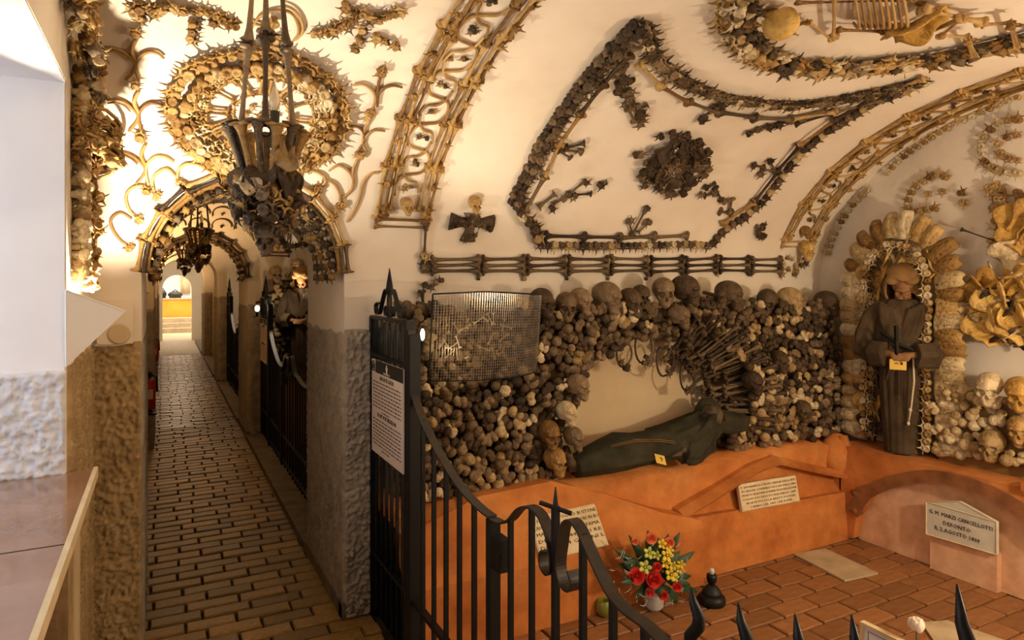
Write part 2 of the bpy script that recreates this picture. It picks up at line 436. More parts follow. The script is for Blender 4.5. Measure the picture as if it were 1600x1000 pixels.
def mk_plate(name, mat, fn, nu=9, nv=11, th=.05):
    """thick curved plate from a grid function fn(u,v)->Vector; wraps to a closed solid"""
    mb = MB(); vs = []; fs = []
    g = [[Vector(fn(i/(nu-1), j/(nv-1))) for i in range(nu)] for j in range(nv)]
    for s in (1, -1):
        for j in range(nv):
            for i in range(nu):
                a = g[j][min(i+1,nu-1)] - g[j][max(i-1,0)]; b = g[min(j+1,nv-1)][i] - g[max(j-1,0)][i]
                n = a.cross(b); n = n.normalized() if n.length > 1e-9 else Vector((0,0,1))
                edge = i in (0,nu-1) or j in (0,nv-1)
                vs.append(g[j][i] + n * s * th * (.35 if edge else .5))
    K = nu*nv
    for j in range(nv-1):
        for i in range(nu-1):
            q = (j*nu+i, j*nu+i+1, (j+1)*nu+i+1, (j+1)*nu+i)
            fs.append(q); fs.append(tuple(K+x for x in reversed(q)))
    bd = [i for i in range(nu)] + [j*nu+nu-1 for j in range(1,nv)] + [(nv-1)*nu+i for i in range(nu-2,-1,-1)] + [j*nu for j in range(nv-2,0,-1)]
    for k in range(len(bd)):
        a, b = bd[k], bd[(k+1) % len(bd)]
        fs.append((b, a, K+a, K+b))
    mb.add(vs, fs)
    return mb.mesh(name, mat)
def sac_fn(u, v):
    # sacrum: tapered shield with two columns of pits, tip along +Y
    x = (u - .5); w = (1 - v)**.5 * .72 + .30 + .05*math.sin(v*9)
    z = .18*math.sin(PI*u) + .22*math.sin(PI*(v*.9))
    for s in (-1, 1):
        for r in range(4):
            e = math.hypot((u - .5 - s*.2)/.085, (v - .16 - r*.2)/.075)
            if e < 1: z -= .20*(1-e)
    return (x*w, v*1.25 - .55, z)
SACR = {k: mk_plate('sacrum', k, sac_fn, 17, 19, .14) for k in ('pale', 'gold', 'pile')}
def hip_fn(u, v):
    # hip bone: flared ear-shaped wing narrowing to a waist and a lower loop
    a = (u - .5) * 2
    w = .55*math.sin(PI*min(1, v*1.05+.18))**.7 + .06 if v < .72 else .30
    x = a*w + .12*math.sin(v*4); y = (v-.45)*1.3
    z = .28*a*a + .14*math.sin(v*5) + .05*math.sin(a*6+v*3)
    return (x, y + .10*(1-a*a)*(v < .2), z)
HIP = {k: mk_plate('hip_bone', k, hip_fn, 9, 12, .09) for k in ('pale', 'amber', 'pile', 'dark')}
def unit_box(mat):
    mb = MB(); mb.box((-.5,-.5,-.5),(.5,.5,.5)); return mb.mesh('bar', mat, False)
UBOX = {k: unit_box(k) for k in ('iron',)}
def mk_paver(name, mat, bev=.06):
    # bevelled, slightly irregular slab, unit size, top at z=0
    mb = MB()
    def ring(i, z): return [(-.5+i[0],-.5+i[1],z),(.5-i[0],-.5+i[1],z),(.5-i[0],.5-i[1],z),(-.5+i[0],.5-i[1],z)]
    mb.loft([ring((0,0),-1), ring((0,0),-.25), ring((.02,bev),0)])
    return mb.mesh(name, mat, False)
BRICK = mk_paver('brick', 'brick', .09)
TILE = mk_paver('tile', 'tile', .03)
def rib_tube(parent, px, r=.0065, dy=0, mat='gold', lift=.012, name='rib'):
    pn = vpath(px, 5, dy); n = len(pn)
    mb = MB()
    mb.tube([P + nn*lift for P, nn in pn], [r*(.55 + .45*math.sin(PI*(.12+.76*i/(n-1)))) for i in range(n)], 6, 1.0)
    return part(name, mb, mat, parent, True)
def vert_at(parent, u, v, size=.045, mat='gold', ang=None, dy=0, name='vertebra', lift=.5):
    P, n = onV(u, v); P = P + Vector((0, dy, 0))
    a = R.uniform(0, 2*PI) if ang is None else ang
    t = vtan(vault_phi(P - Vector((0, dy, 0)))); x = Vector((1,0,0))*math.cos(a) + t*math.sin(a)
    nn = (n + Vector((R.uniform(-.3,.3), R.uniform(-.3,.3), R.uniform(-.3,.3)))).normalized()
    return put(name, VERT[mat], P + n*size*lift, x, nn, size*R.uniform(.85,1.15), parent)
def chain(parent, pn, step, size, mat='gold', side=1, off=0.0, jit=.25, lift=.35, mats=None):
    for P, n, T in resample(pn, step):
        B = n.cross(T).normalized() * side
        z = (n + T*R.uniform(-jit,jit) + B*R.uniform(-jit,jit)).normalized()
        mm = R.choice(mats) if mats else mat
        put('vertebra', VERT[mm], P + B*off + n*size*lift*R.uniform(.7,1.3), B.cross(z), z, size*R.uniform(.85,1.15), parent)
def long_between(parent, A, B, n, thick, mat='gold', lift=None, name='long_bone'):
    A = Vector(A); B = Vector(B); L = (B-A).length
    lift = thick*.5 if lift is None else lift
    return put(name, LONG[mat], (A+B)/2 + Vector(n)*lift, B-A, n, (L, thick*9, thick*9), parent)
def long_run(parent, pn, seglen, thick, mat='gold', lift=None, off=0, mats=None, over=1.03):
    for P, n, T in resample(pn, seglen):
        tot = seglen
        B = n.cross(T).normalized()
        c = P + B*off
        mm = R.choice(mats) if mats else mat
        th = thick*R.uniform(.85,1.15)
        put('long_bone', LONG[mm], c + n*(thick*.6 if lift is None else lift), T + B*R.uniform(-.03,.03), n, (seglen*over, th*9, th*9), parent)
# ================================================================== the setting
XL, XR0, XR1, XG, XB = -0.257, -0.08, 0.763, 0.90, 4.10     # left wall, pier faces, gate line, end wall
ACX, AR, ACZ = (XR0 + XR1) / 2, (XR1 - XR0) / 2, 1.64       # corridor arch
ROUGH_TOP = 1.35
NB = 4
def arch_z(X):
    if X <= XR0 or X >= XR1: return 0
    return ACZ + math.sqrt(max(0, AR*AR - (X-ACX)**2))

def vault_mesh(mb, dy, x0, x1):
    xs = set([x0, x1])
    n = 28
    for i in range(n + 1): xs.add(ACX - AR*math.cos(PI*i/n))
    x = x0
    while x < x1: xs.add(round(x, 3)); x += .15
    xs = sorted(q for q in xs if x0 <= q <= x1); K = 30
    prev = None
    for X in xs:
        def start(X):
            z = max(VZ, arch_z(X)); return math.asin((z - VZ)/VB)
        p0 = start(X); p1 = PI - p0
        c = [vpt(X, p0 + (p1-p0)*k/K) + Vector((0, dy, 0)) for k in range(K+1)]
        if prev is not None:
            vs = prev + c
            mb.add(vs, [(k, k+1, K+1+k+1, K+1+k) for k in range(K)])
        prev = c

def rough_panel(name, o, ex, ey, w, h, mat, amp=.016, step=.0065, parent=None, edge=True):
    """roughcast render as a displaced sheet standing proud of the wall, with its rim turned back to the wall"""
    o = Vector(o); ex = Vector(ex); ey = Vector(ey); n = ex.cross(ey)
    nx = max(2, int(w/step)); ny = max(2, int(h/step)); vs = []; fs = []
    for j in range(ny+1):
        for i in range(nx+1):
            x = w*i/nx; y = h*j/ny; P = o + ex*x + ey*y
            q = P*62
            f = noise.fractal(q, 1.0, 2.0, 3)*.5 + .5
            g = noise.noise(P*130)*.3
            rim = i in (0, nx) or j == 0 or j == ny
            d = 0 if rim else amp*(.2 + 1.25*max(0, f + g)**1.4)
            top = 0.02*noise.noise(Vector((x*9, 3.1, o.y+o.x))) if j == ny else 0
            vs.append(P + n*d + ey*top)
    for j in range(ny):
        for i in range(nx):
            a = j*(nx+1)+i; fs.append((a, a+1, a+nx+2, a+nx+1))
    mb = MB(); mb.add(vs, fs)
    return part(name, mb, mat, parent, True, None if parent else 'structure')

# --- vault over every bay
for k in range(0, NB):
    mb = MB(); vault_mesh(mb, PITCH*k, XL-.05, XB+.05)
    struct('ceiling', mb, 'plaster', True)
# --- cross walls with the corridor arch between the bays
for k in range(-1, NB):
    y0 = VY + VA + PITCH*k; y1 = y0 + PITCH - 2*VA
    mb = MB()
    mb.box((XL-.2, y0, 0), (XR0, y1, 2.75)) if False else None
    # piers
    mb.box((XL-.3, y0, 0), (XR0, y1, ACZ)); mb.box((XR1, y0, 0), (XB+.3, y1, ACZ))
    # spandrels and soffit of the arch, running out to the vault surfaces
    n = 28
    for i in range(n):
        X0 = ACX - AR*math.cos(PI*i/n); X1 = ACX - AR*math.cos(PI*(i+1)/n)
        z0, z1 = max(ACZ, arch_z(X0)), max(ACZ, arch_z(X1))
        a0, a1 = vaultY(z0) - (VY+VA), vaultY(z1) - (VY+VA)
        mb.add([(X0, y0+a0, z0), (X1, y0+a1, z1), (X1, y1-a1, z1), (X0, y1-a0, z0), (X0, y0+.02, 2.75), (X1, y0+.02, 2.75), (X1, y1-.02, 2.75), (X0, y1-.02, 2.75)],
               [(0,1,2,3),(0,4,5,1),(2,6,7,3)])
    mb.box((XL-.3, y0+.001, ACZ), (XR0, y1-.001, 2.75)); mb.box((XR1, y0+.001, ACZ), (XB+.3, y1-.001, 2.75))
    if k == -1:   # opening behind the camera is widened so that the view stands free
        mb = MB(); mb.box((1.15, y0-.1, 0), (XB+.3, y0+.6, 2.75)); mb.box((XL-.3, y0-.1, 2.35), (1.15, y0+.6, 2.75)); mb.box((XL-.6,y0-.1,0),(XL,y0+.3,2.75))
    struct('wall_far' if k == 0 else ('wall_near' if k == -1 else 'wall_cross'), mb, 'plaster')
# --- left wall with the window opening of the first bay
WY0, WY1, WZ0, WZ1 = 0.55, 2.40, 1.00, 2.20
mb = MB()
mb.box((XL-.75, -1.2, 0), (XL, WY0, 2.75)); mb.box((XL-.75, WY1, 0), (XL, 24.0, 2.75))
mb.box((XL-.75, WY0, 0), (XL, WY1, WZ0)); mb.box((XL-.75, WY0, WZ1), (XL, WY1, 2.75))
struct('wall_left', mb, 'plaster')
mb = MB(); mb.box((XL-.74, WY1-.006, WZ0), (XL-.004, WY1+.002, WZ1)); struct('trim_1', mb, 'white')          # far window reveal
mb = MB(); mb.box((XL-.74, WY0, WZ1-.006), (XL-.002, WY1-.006, WZ1+.002)); struct('trim_2', mb, 'white')      # window head
mb = MB(); mb.box((XL-.80, WY0-.05, WZ0), (XL-.76, WY1+.05, WZ0+.06)); mb.box((XL-.80, WY0-.05, WZ1-.06), (XL-.76, WY1+.05, WZ1))
for y in (WY0-.05, (WY0+WY1)/2-.03, WY1-.01): mb.box((XL-.80, y, WZ0+.06), (XL-.76, y+.06, WZ1-.06))
wn = struct('window_1', mb, 'white')
for i in range(2):
    mb = MB(); y = WY0+.01+i*.955; mb.box((XL-.785, y, WZ0+.06), (XL-.78, y+.86, WZ1-.06)); part('pane', mb, 'glass', wn)
rough_panel('trim_3', (XL-.28, WY1-.006, WZ0+.02), (1,0,0), (0,0,1), .28, 1.335-WZ0-.02, 'rough_pale', .02)
rough_panel('trim_4', (XL, WY1+.01, 0), (0,1,0), (0,0,1), .80, 1.345, 'rough_gold', .014)
# --- end wall of the chapels
mb = MB(); mb.box((XB, -1.2, 0), (XB+.3, 20.5, 2.75)); struct('wall_right', mb, 'plaster')
# --- roughcast on the piers
def pier_render(k, step):
    y0 = VY+VA+PITCH*k; y1 = y0+.9
    o = rough_panel('trim_5', (XR1, y0, 0), (1,0,0), (0,0,1), XG-XR1+.02, ROUGH_TOP+.02, 'rough', .02, step)
    rough_panel('roughcast_side', (XR1, y1, 0), (0,-1,0), (0,0,1), .9, ROUGH_TOP, 'rough', .010, step*1.4, o)
    rough_panel('roughcast_face', (XL, y0, 0), (1,0,0), (0,0,1), XR0-XL, ROUGH_TOP-.01, 'rough_gold' if k == 0 else 'rough', .018, step, o)
    rough_panel('roughcast_side', (XR0, y0, 0), (0,1,0), (0,0,1), .9, ROUGH_TOP-.01, 'rough', .008, step*1.6, o)
for k in range(NB): pier_render(k, .0065 if k == 0 else .02)
for k in range(NB):
    y0 = VY+VA+PITCH*k; mb = MB()
    mb.box((XR1-.012, y0-.012, 0), (XG+.02, y0+.06, .075)); mb.box((XR1-.012, y0, 0), (XR1+.01, y0+.91, .06))
    mb.box((XR1-.02, y0+.9, 0), (XG+.05, y0+PITCH-.01, .05))
    struct('baseboard_right', mb, 'kerb')
# --- floors
mb = MB(); mb.box((XL-.05, -2.5, -.2), (XG, 20.5, -.022))
fl = struct('floor', mb, 'mortar')
rows = []; BW, BH = .235, .102
def brick_row(y, j):
    out = []; x = XL - (.12 if j % 2 else .02)
    while x < XG - .02:
        w = BW*R.uniform(.92,1.06); a = max(x, XL); b = min(x+w, XG-.005)
        if b - a > .03: out.append(((a+b)/2, y, b-a))
        x += w
    return out
pieces = []; j = 0; y = -2.4
while y < 16.4:
    for q in brick_row(y, j): pieces.append(q)
    y += BH; j += 1
near = [q for q in pieces if 2.75 < q[1] < 8.4]
near.sort(key=lambda q: q[1]); near_set = set(id(q) for q in near[:300])
st = MB()
for q in pieces:
    dz = R.uniform(-.004, .003); rz = R.uniform(-.012, .012)
    if id(q) in near_set:
        m4 = Matrix.Translation((q[0], q[1]+BH/2, -.002+dz)) @ Euler((R.uniform(-.02,.02), R.uniform(-.012,.012), rz)).to_matrix().to_4x4() @ Matrix.Diagonal((q[2]-.010, BH-.012, .025, 1))
        link('brick', BRICK, m4, fl)
    else:
        a, c, h = q[2]/2-.005, BH/2-.005, -.002+dz
        cx, cy = q[0], q[1]+BH/2
        st.add([(cx-a,cy-c,-.025),(cx+a,cy-c,-.025),(cx+a,cy+c,-.025),(cx-a,cy+c,-.025),(cx-a+.003,cy-c+.006,h),(cx+a-.003,cy-c+.006,h),(cx+a-.003,cy+c-.006,h),(cx-a+.003,cy+c-.006,h)],
               [(4,5,6,7),(0,1,5,4),(1,2,6,5),(2,3,7,6),(3,0,4,7)])
part('brick_paving', st, 'brick', fl, False, 'stuff')
mb = MB(); mb.box((XG, -.3, -.2), (XB, 20.4, -.016))
fc = struct('floor_chapel', mb, 'mortar')
TW, THh = .242, .118
j = 0; y = 2.83
SLAB = [onZ(1240,868,0), onZ(1290,860,0), onZ(1372,898,0), onZ(1320,910,0)]
while y > .45:
    x = XG + .04 - (TW/2 if j % 2 else 0)
    while x < 3.86:
        a = max(x, XG+.04); b = min(x+TW, 3.86)
        if b-a > .03:
            m4 = Matrix.Translation(((a+b)/2, y-THh/2, R.uniform(-.002,.002))) @ Euler((R.uniform(-.01,.01), R.uniform(-.008,.008), R.uniform(-.008,.008))).to_matrix().to_4x4() @ Matrix.Diagonal((b-a-.012, THh-.012, .018, 1))
            link('tile', TILE, m4, fc)
        x += TW
    y -= THh; j += 1
# --- corridor end: last doorway, end room, steps
mb = MB()
Y9 = 20.5; n = 16; dr = .36; dz = 1.42
mb.box((XL-.3, Y9, 0), (ACX-dr, Y9+.35, 2.75)); mb.box((ACX+dr, Y9, 0), (XB+.3, Y9+.35, 2.75))
for i in range(n):
    X0 = ACX-dr*math.cos(PI*i/n); X1 = ACX-dr*math.cos(PI*(i+1)/n)
    z0 = dz+dr*math.sin(PI*i/n); z1 = dz+dr*math.sin(PI*(i+1)/n)
    mb.add([(X0,Y9,z0),(X1,Y9,z1),(X1,Y9+.35,z1),(X0,Y9+.35,z0),(X0,Y9,2.75),(X1,Y9,2.75)], [(0,1,2,3),(0,4,5,1)])
struct('wall_end', mb, 'plaster')
mb = MB(); mb.box((XL-1.0, 26.6, 0), (2.6, 26.8, 3.0)); mb.box((XL-1.2, Y9+.3, 0), (XL-1.0, 26.8, 3.0)); mb.box((2.6, Y9+.3, 0), (2.8, 26.8, 3.0))
struct('wall_end_room', mb, 'white')
mb = MB(); mb.box((XL-1.2, Y9+.3, 2.95), (2.8, 26.8, 3.1)); mb.box((XL-.05, 16.4, 2.6),(XG+.3, Y9+.1, 2.75)); mb.box((XG+.2,16.4,0),(XG+.3,Y9,2.7)); struct('ceiling_end', mb, 'white')
mb = MB(); mb.box((XL-1.2, 16.4, -.2), (2.8, 26.8, 0)); struct('floor_end', mb, 'step')
mb = MB()
stp = thing('stone_steps', (.32, 23.6, 0), 'three grey stone steps at the far end of the corridor', 'steps')
for i in range(3):
    mb = MB(); mb.box((-.25, 23.4+.26*i, .145*i), (1.0, 24.4, .145*(i+1))); part('step', mb, 'step', stp)
ct = thing('counter', (.3, 24.5, .0), 'orange counter above the steps at the far corridor end', 'counter')
mb = MB(); mb.box((-.6, 24.45, .435), (1.6, 24.55, 1.02)); part('front_panel', mb, 'orange_panel', ct)
mb = MB(); mb.box((-.62, 24.42, 1.02), (1.62, 24.95, 1.06)); part('counter_top', mb, 'step', ct)
def blob(name, loc, rad, label, cat, mat):
    mb = MB(); mb.ell((0,0,0), rad, 12, 8); mb.box((-rad[0]*.8,-rad[1]*.8,-rad[2]),(rad[0]*.8,rad[1]*.8,-rad[2]*.2)); mb.tube([(-rad[0]*.5,0,rad[2]*.6),(0,0,rad[2]*1.5),(rad[0]*.5,0,rad[2]*.6)],.02,6)
    o = link(name, mb.mesh(name, mat), Matrix.Translation(loc)); tag(o, label, cat)
blob('bag', (.35, 24.7, 1.17), (.22,.12,.11), 'dark rounded bag standing on the orange counter', 'bag', 'black')
blob('bag', (.00, 24.7, 1.19), (.10,.10,.13), 'small black bag at the left end of the orange counter', 'bag', 'iron')
mb = MB(); mb.box((.55,26.45,1.2),(.85,26.55,1.8)); mb.box((.59,26.44,1.26),(.81,26.46,1.74))
tag(link('notice_board', mb.mesh('notice_board','marble'), None), 'cream framed notice on the bright wall behind the counter', 'notice')

# --- orange base of the far chapel wall
ZT = .573
def gable_base(dy, mats=('orange',)):
    mb = MB()
    # left tomb: upright foot then a slope leaning back
    prof = [(2.68,0),(2.68,.30),(2.79,.50),(2.85,.62),(3.22,.62),(3.22,0)]
    # roof line falls to the right
    def sect(X, top):
        s = []
        for y, z in prof:
            zz = min(z, top)
            yy = 2.68 if zz <= .30 else 2.68 + (zz-.30)*.55
            s.append(Vector((X, (y if z == 0 or y > 3 else yy)+dy, zz)))
        return s
    tops = [(XG+.02,.50),(1.3,.60),(1.70,.615),(2.0,.52),(2.3,.40),(2.53,.335)]
    mb.loft([sect(X, t) for X, t in tops])
    o = struct('wall_plinth', mb, 'orange')
    mb = MB()      # swelling wall above the tombs
    def sect2(X, f):
        return [Vector((X, 2.80+dy, 0)), Vector((X, 2.785+dy, .28)), Vector((X, 2.86-.03*f+dy, .34+.16*f)), Vector((X, 2.83+dy, ZT-.01+.02*f)), Vector((X, 3.22+dy, ZT+.03)), Vector((X, 3.22+dy, 0))]
    mb.loft([sect2(X, f) for X, f in [(XG+.02,.2),(1.5,.4),(2.0,.6),(2.44,.2),(2.8,.75),(3.19,1.0),(3.5,.6),(3.9,.1)]])
    part('plinth_back', mb, 'orange', o, True)
    mb = MB()      # right tomb: bench, then a gabled hood moulding over the recessed tablet
    mb.prism([(2.46,2.74+dy,0),(3.84,2.74+dy,0),(3.84,2.76+dy,.285),(2.46,2.76+dy,.33)], (0,.12,0))
    part('bench', mb, 'orange', o)
    mb = MB()
    pts = [(2.46,.34),(2.75,.43),(3.0,.515),(3.19,.545),(3.45,.47),(3.80,.375)]
    ring = []
    for x, z in pts:
        ring.append([Vector((x, 2.755+dy, z-.012)), Vector((x, 2.74+dy, z+.008)), Vector((x, 2.80+dy, z+.03)), Vector((x, 2.92+dy, z+.03)), Vector((x, 2.92+dy, z-.012))])
    mb.loft(ring); part('gable_hood', mb, 'orange', o, False)
    return o
PLINTH = gable_base(0)
gable_base(PITCH)
# --- orange base of the end wall with its brown painted arch
ARCH_B = [onX(u, v, 3.77) for u, v in [(1338,806),(1345,795),(1360,775),(1400,758),(1450,750),(1500,758),(1550,775),(1600,805)]]
ab = [(p.y, p.z) for p in ARCH_B]
ab += [(1.66,.38),(1.52,.26),(1.42,.12)]
mb = MB()
top = ZT
mb.box((3.86, -.2, 0), (XB, 2.83, top-.02))
pts = [(2.80, 0.0)] + [(2.705,.02)] + ab + [(1.40, 0)]
vs = []; fs = []
for y, z in pts:
    vs += [(3.77, y, z), (3.87, y, z), (3.77, y, top)]
for i in range(len(pts)-1):
    a = 3*i; fs += [(a, a+3, a+4, a+1), (a, a+2, a+5, a+3)]
mb.add(vs, fs)
mb.box((3.77, -.2, 0), (3.87, 1.40, top)); mb.box((3.77, 2.79, 0), (3.87, 2.86, top)); mb.box((3.77, -.2, top-.001), (XB, 2.83, top+.003))
eb = struct('wall_end_plinth', mb, 'orange')
mb = MB(); mb.box((3.84, 1.38, 0), (3.862, 2.72, .53)); part('arch_recess', mb, 'pink', eb)
ap = catmull(ab, 4); n = len(ap)
def off2(i, d):
    a = Vector(ap[max(i-1,0)]); b = Vector(ap[min(i+1,n-1)]); t = (b-a).normalized(); nn = Vector((-t.y, t.x))
    if nn.y < 0 and abs(t.x) > .2: nn = -nn
    c = Vector(((ap[i][0]-2.05), (ap[i][1]+.05))).normalized()
    if nn.dot(c) < 0: nn = -nn
    return Vector(ap[i]) + nn*d
mb = MB(); rings = []
for i in range(n):
    p, q = off2(i, -.012), off2(i, .055 if i > 8 else .07)
    rings.append([Vector((3.775, p.x, p.y)), Vector((3.758, p.x, p.y)), Vector((3.758, q.x, q.y)), Vector((3.775, q.x, q.y))])
mb.loft(rings); part('arch_band', mb, 'brown', eb)
mb = MB()
mb.box((3.80, 1.915, 0), (3.842, 2.255, .20)); part('tablet_pier', mb, 'pink', eb)
mb = MB(); mb.box((3.74, -.2, top), (3.95, 1.78, top+.045)); part('ledge_step', mb, 'orange', eb)
mb = MB()      # bulging corner between the two plinths
mb.ell((3.80, 2.84, .50), (.10,.10,.14), 12, 8); mb.tube([(3.80,2.80,.42),(3.79,2.78,.54),(3.80,2.80,.63)], [.03,.045,.03], 8); part('corner_knob', mb, 'orange', eb, True)
# dark holes and stones in the corner under the arch
mb = MB()
for q in range(7): mb.ell((3.80+R.uniform(-.03,.02), 2.70+R.uniform(-.05,.06), .16+.035*q), (.035,.045,.03), 7, 5)
part('corner_stones', mb, 'brown', eb, True)
# ================================================================== bone ornament on the vault
def vx(P, dy): return P + Vector((0, dy, 0))
def vline(X, p0, p1, n=24, dy=0):
    return [(vx(vpt(X, p0+(p1-p0)*i/n), dy), vnorm(p0+(p1-p0)*i/n)) for i in range(n+1)]

TOPSIDE, OVSIDE = 1, 1
# --- clock of bones above the corridor arch
def bone_clock():
    c, nn = onV(392, 176); c.x = .345; K = .92
    phi0 = vault_phi(c)
    t = thing('bone_clock', c, 'round clock face of golden bones on the vault above the corridor arch', 'clock')
    def pt(r, a):     # circle wrapped on the vault
        r *= K; P = c + Vector((1,0,0))*r*math.cos(a) + vtan(phi0)*r*math.sin(a)
        ph = vault_phi(P); return vpt(P.x, ph), vnorm(ph)
    def ringp(r, n=72): return [pt(r, 2*PI*i/n) for i in range(n+1)]
    chain(t, ringp(.340), .036, .050, 'gold', side=-1, jit=.5, lift=.45)
    chain(t, ringp(.298), .036, .054, 'gold', side=1, jit=.6, lift=.9, mats=['gold','gold','pale'])
    chain(t, ringp(.258), .036, .046, 'pale', side=1, jit=.5, lift=.5, mats=['gold','pale'])
    for r in (.228,):
        for i in range(9):
            a0, a1 = 2*PI*i/9, 2*PI*(i+.96)/9
            A, n0 = pt(r, a0); B, _ = pt(r, a1); long_between(t, A, B, n0, .034, 'gold')
    # inner ring carrying the numerals
    for i in range(16):
        a0, a1 = 2*PI*i/16, 2*PI*(i+.95)/16
        A, n0 = pt(.115, a0); B, _ = pt(.115, a1); long_between(t, A, B, n0, .020, 'gold', name='finger_bone')
    nums = [3, 2, 1, 2, 2, 3, 2, 3, 4, 2, 1, 2]
    for h in range(12):
        a = PI/2 - 2*PI*h/12
        for q in range(nums[h]):
            d = (q-(nums[h]-1)/2)*.085
            A, n0 = pt(.130, a+d*1.6); B, _ = pt(.215, a+d)
            long_between(t, A, B, n0, .030, 'gold', name='finger_bone')
    A, n0 = pt(.02, 2.3); B, _ = pt(.20, -2.3); long_between(t, pt(.0,0)[0], B, n0, .026, 'gold', lift=.03, name='clock_hand')
    put('hub', VERT['gold'], c + nn*.03, (1,0,0), nn, .05, t)
    for i in range(8):
        P, n0 = pt(.06, 2*PI*i/8); put('vertebra', VERT['pale'], P+n0*.012, (math.cos(i),math.sin(i),0), n0, .026, t)
bone_clock()

# --- scrolls of ribs climbing either side of the clock
KNOT_L = [(211,45),(211,128),(220,212)]
def scroll_unit(t, ox, oy, dy=0, flip=1, s=1.0):
    def T(l): return [(ox + flip*(x-211)*s, oy + (y-127)*s) for x, y in l]
    rib_tube(t, T([(163,72),(175,71),(190,75),(204,86),(212,97),(207,110),(197,121)]), dy=dy)
    rib_tube(t, T([(164,77),(176,76),(189,80),(200,90)]), .004, dy=dy)
    rib_tube(t, T([(256,87),(246,79),(232,77),(220,83),(213,95),(214,110),(217,122)]), dy=dy)
    rib_tube(t, T([(213,58),(208,67),(206,77),(213,92)]), .008, dy=dy)
def scrolls_left(dy, label):
    P, n = onV(215, 160)
    t = thing('rib_scroll', vx(P, dy), label, 'bone ornament', 'rib scrolls on the vaults')
    for (x, y) in [(211,127),(215,208),(226,292)]: scroll_unit(t, x, y, dy)
    for u, v in [(211,45),(211,128),(218,211),(228,296)]:
        vert_at(t, u, v, .04, dy=dy, ang=R.uniform(-.3,.3)); vert_at(t, u+2, v+3, .028, dy=dy)
    for l in ([(205,385),(190,376),(178,361),(173,346),(178,336),(190,331),(206,341)],
              [(217,341),(202,326),(197,306),(205,293),(222,288),(239,301)],
              [(241,299),(238,281),(246,268),(262,262),(276,276)],
              [(277,279),(279,263),(291,254),(310,256),(331,268)]):
        rib_tube(t, l, .0065, dy)
    for u, v in [(205,386),(218,342),(243,303),(280,283)]:
        for q in range(3): vert_at(t, u+R.uniform(-4,4), v+R.uniform(-4,4), .028, dy=dy)
    return t
scrolls_left(0, 'tall scroll of paired golden ribs left of the bone clock')
def scrolls_right(dy, label):
    P, n = onV(580, 180)
    t = thing('rib_scroll', vx(P, dy), label, 'bone ornament', 'rib scrolls on the vaults')
    for l in ([(551,130),(567,128),(580,137),(586,151),(581,168)],[(628,133),(614,130),(600,134),(591,144),(589,163)],[(597,110),(592,122),(590,135),(588,150)],
              [(547,194),(560,196),(568,206),(566,222),(556,236)],[(601,202),(584,201),(570,211),(566,222),(574,236)],[(582,176),(576,186),(570,196),(567,210)],
              [(513,265),(528,256),(542,263),(551,278),(547,296),(529,312)],[(591,268),(578,270),(566,284),(560,310),(550,332),(541,346)],[(560,243),(553,256),(550,270),(552,282)],
              [(466,268),(488,265),(504,272),(508,282),(499,290)],[(503,277),(520,284),(529,299),(531,315)]):
        rib_tube(t, l, .0068, dy)
    for u, v in [(596,105),(578,173),(560,241),(495,294),(530,320)]:
        for q in range(3): vert_at(t, u+R.uniform(-5,5), v+R.uniform(-5,5), .036, dy=dy)
    return t
scrolls_right(0, 'scroll of golden ribs between the bone clock and the rib-filled band')

# --- vertebra garlands at the top
def garland(label, path, extra, mat='gold'):
    P, n = onV(*path[len(path)//2])
    t = thing('vertebra_garland', P, label, 'bone ornament')
    pn = vpath(path, 5)
    chain(t, pn, .024, .036, mat, side=1, jit=.8, lift=.5); chain(t, pn, .05, .03, 'dark', side=-1, jit=.8, off=.012)
    for u, v in extra: vert_at(t, u, v, .036, mat); vert_at(t, u+4, v+3, .03, 'dark')
    return t
garland('jagged vertebra garland at the top left, left of the chandelier rods', [(203,14),(225,8),(245,13),(262,2),(285,10),(310,13),(335,19),(352,30),(372,38)], [(300,30),(299,42),(297,53),(218,20),(332,28)])
g = garland('jagged vertebra garland at the top between chandelier and rib-filled band', [(485,48),(505,46),(525,41),(545,30),(560,14),(578,20),(592,27),(612,15),(632,9)], [(565,40),(560,55),(553,70),(588,52),(600,58),(617,66),(540,2),(548,14)])
t = thing('rib_loop', onV(440,30)[0], 'loop of curved ribs behind the chandelier rods', 'bone ornament')
for l in ([(392,42),(405,22),(428,12),(452,14),(464,30),(466,48),(456,62)], [(440,2),(458,10),(470,26),(473,44),(462,58)], [(388,30),(410,36),(430,38)]): rib_tube(t, l, .006)
for u, v in [(428,28),(430,55),(432,66)]: vert_at(t, u, v, .04)

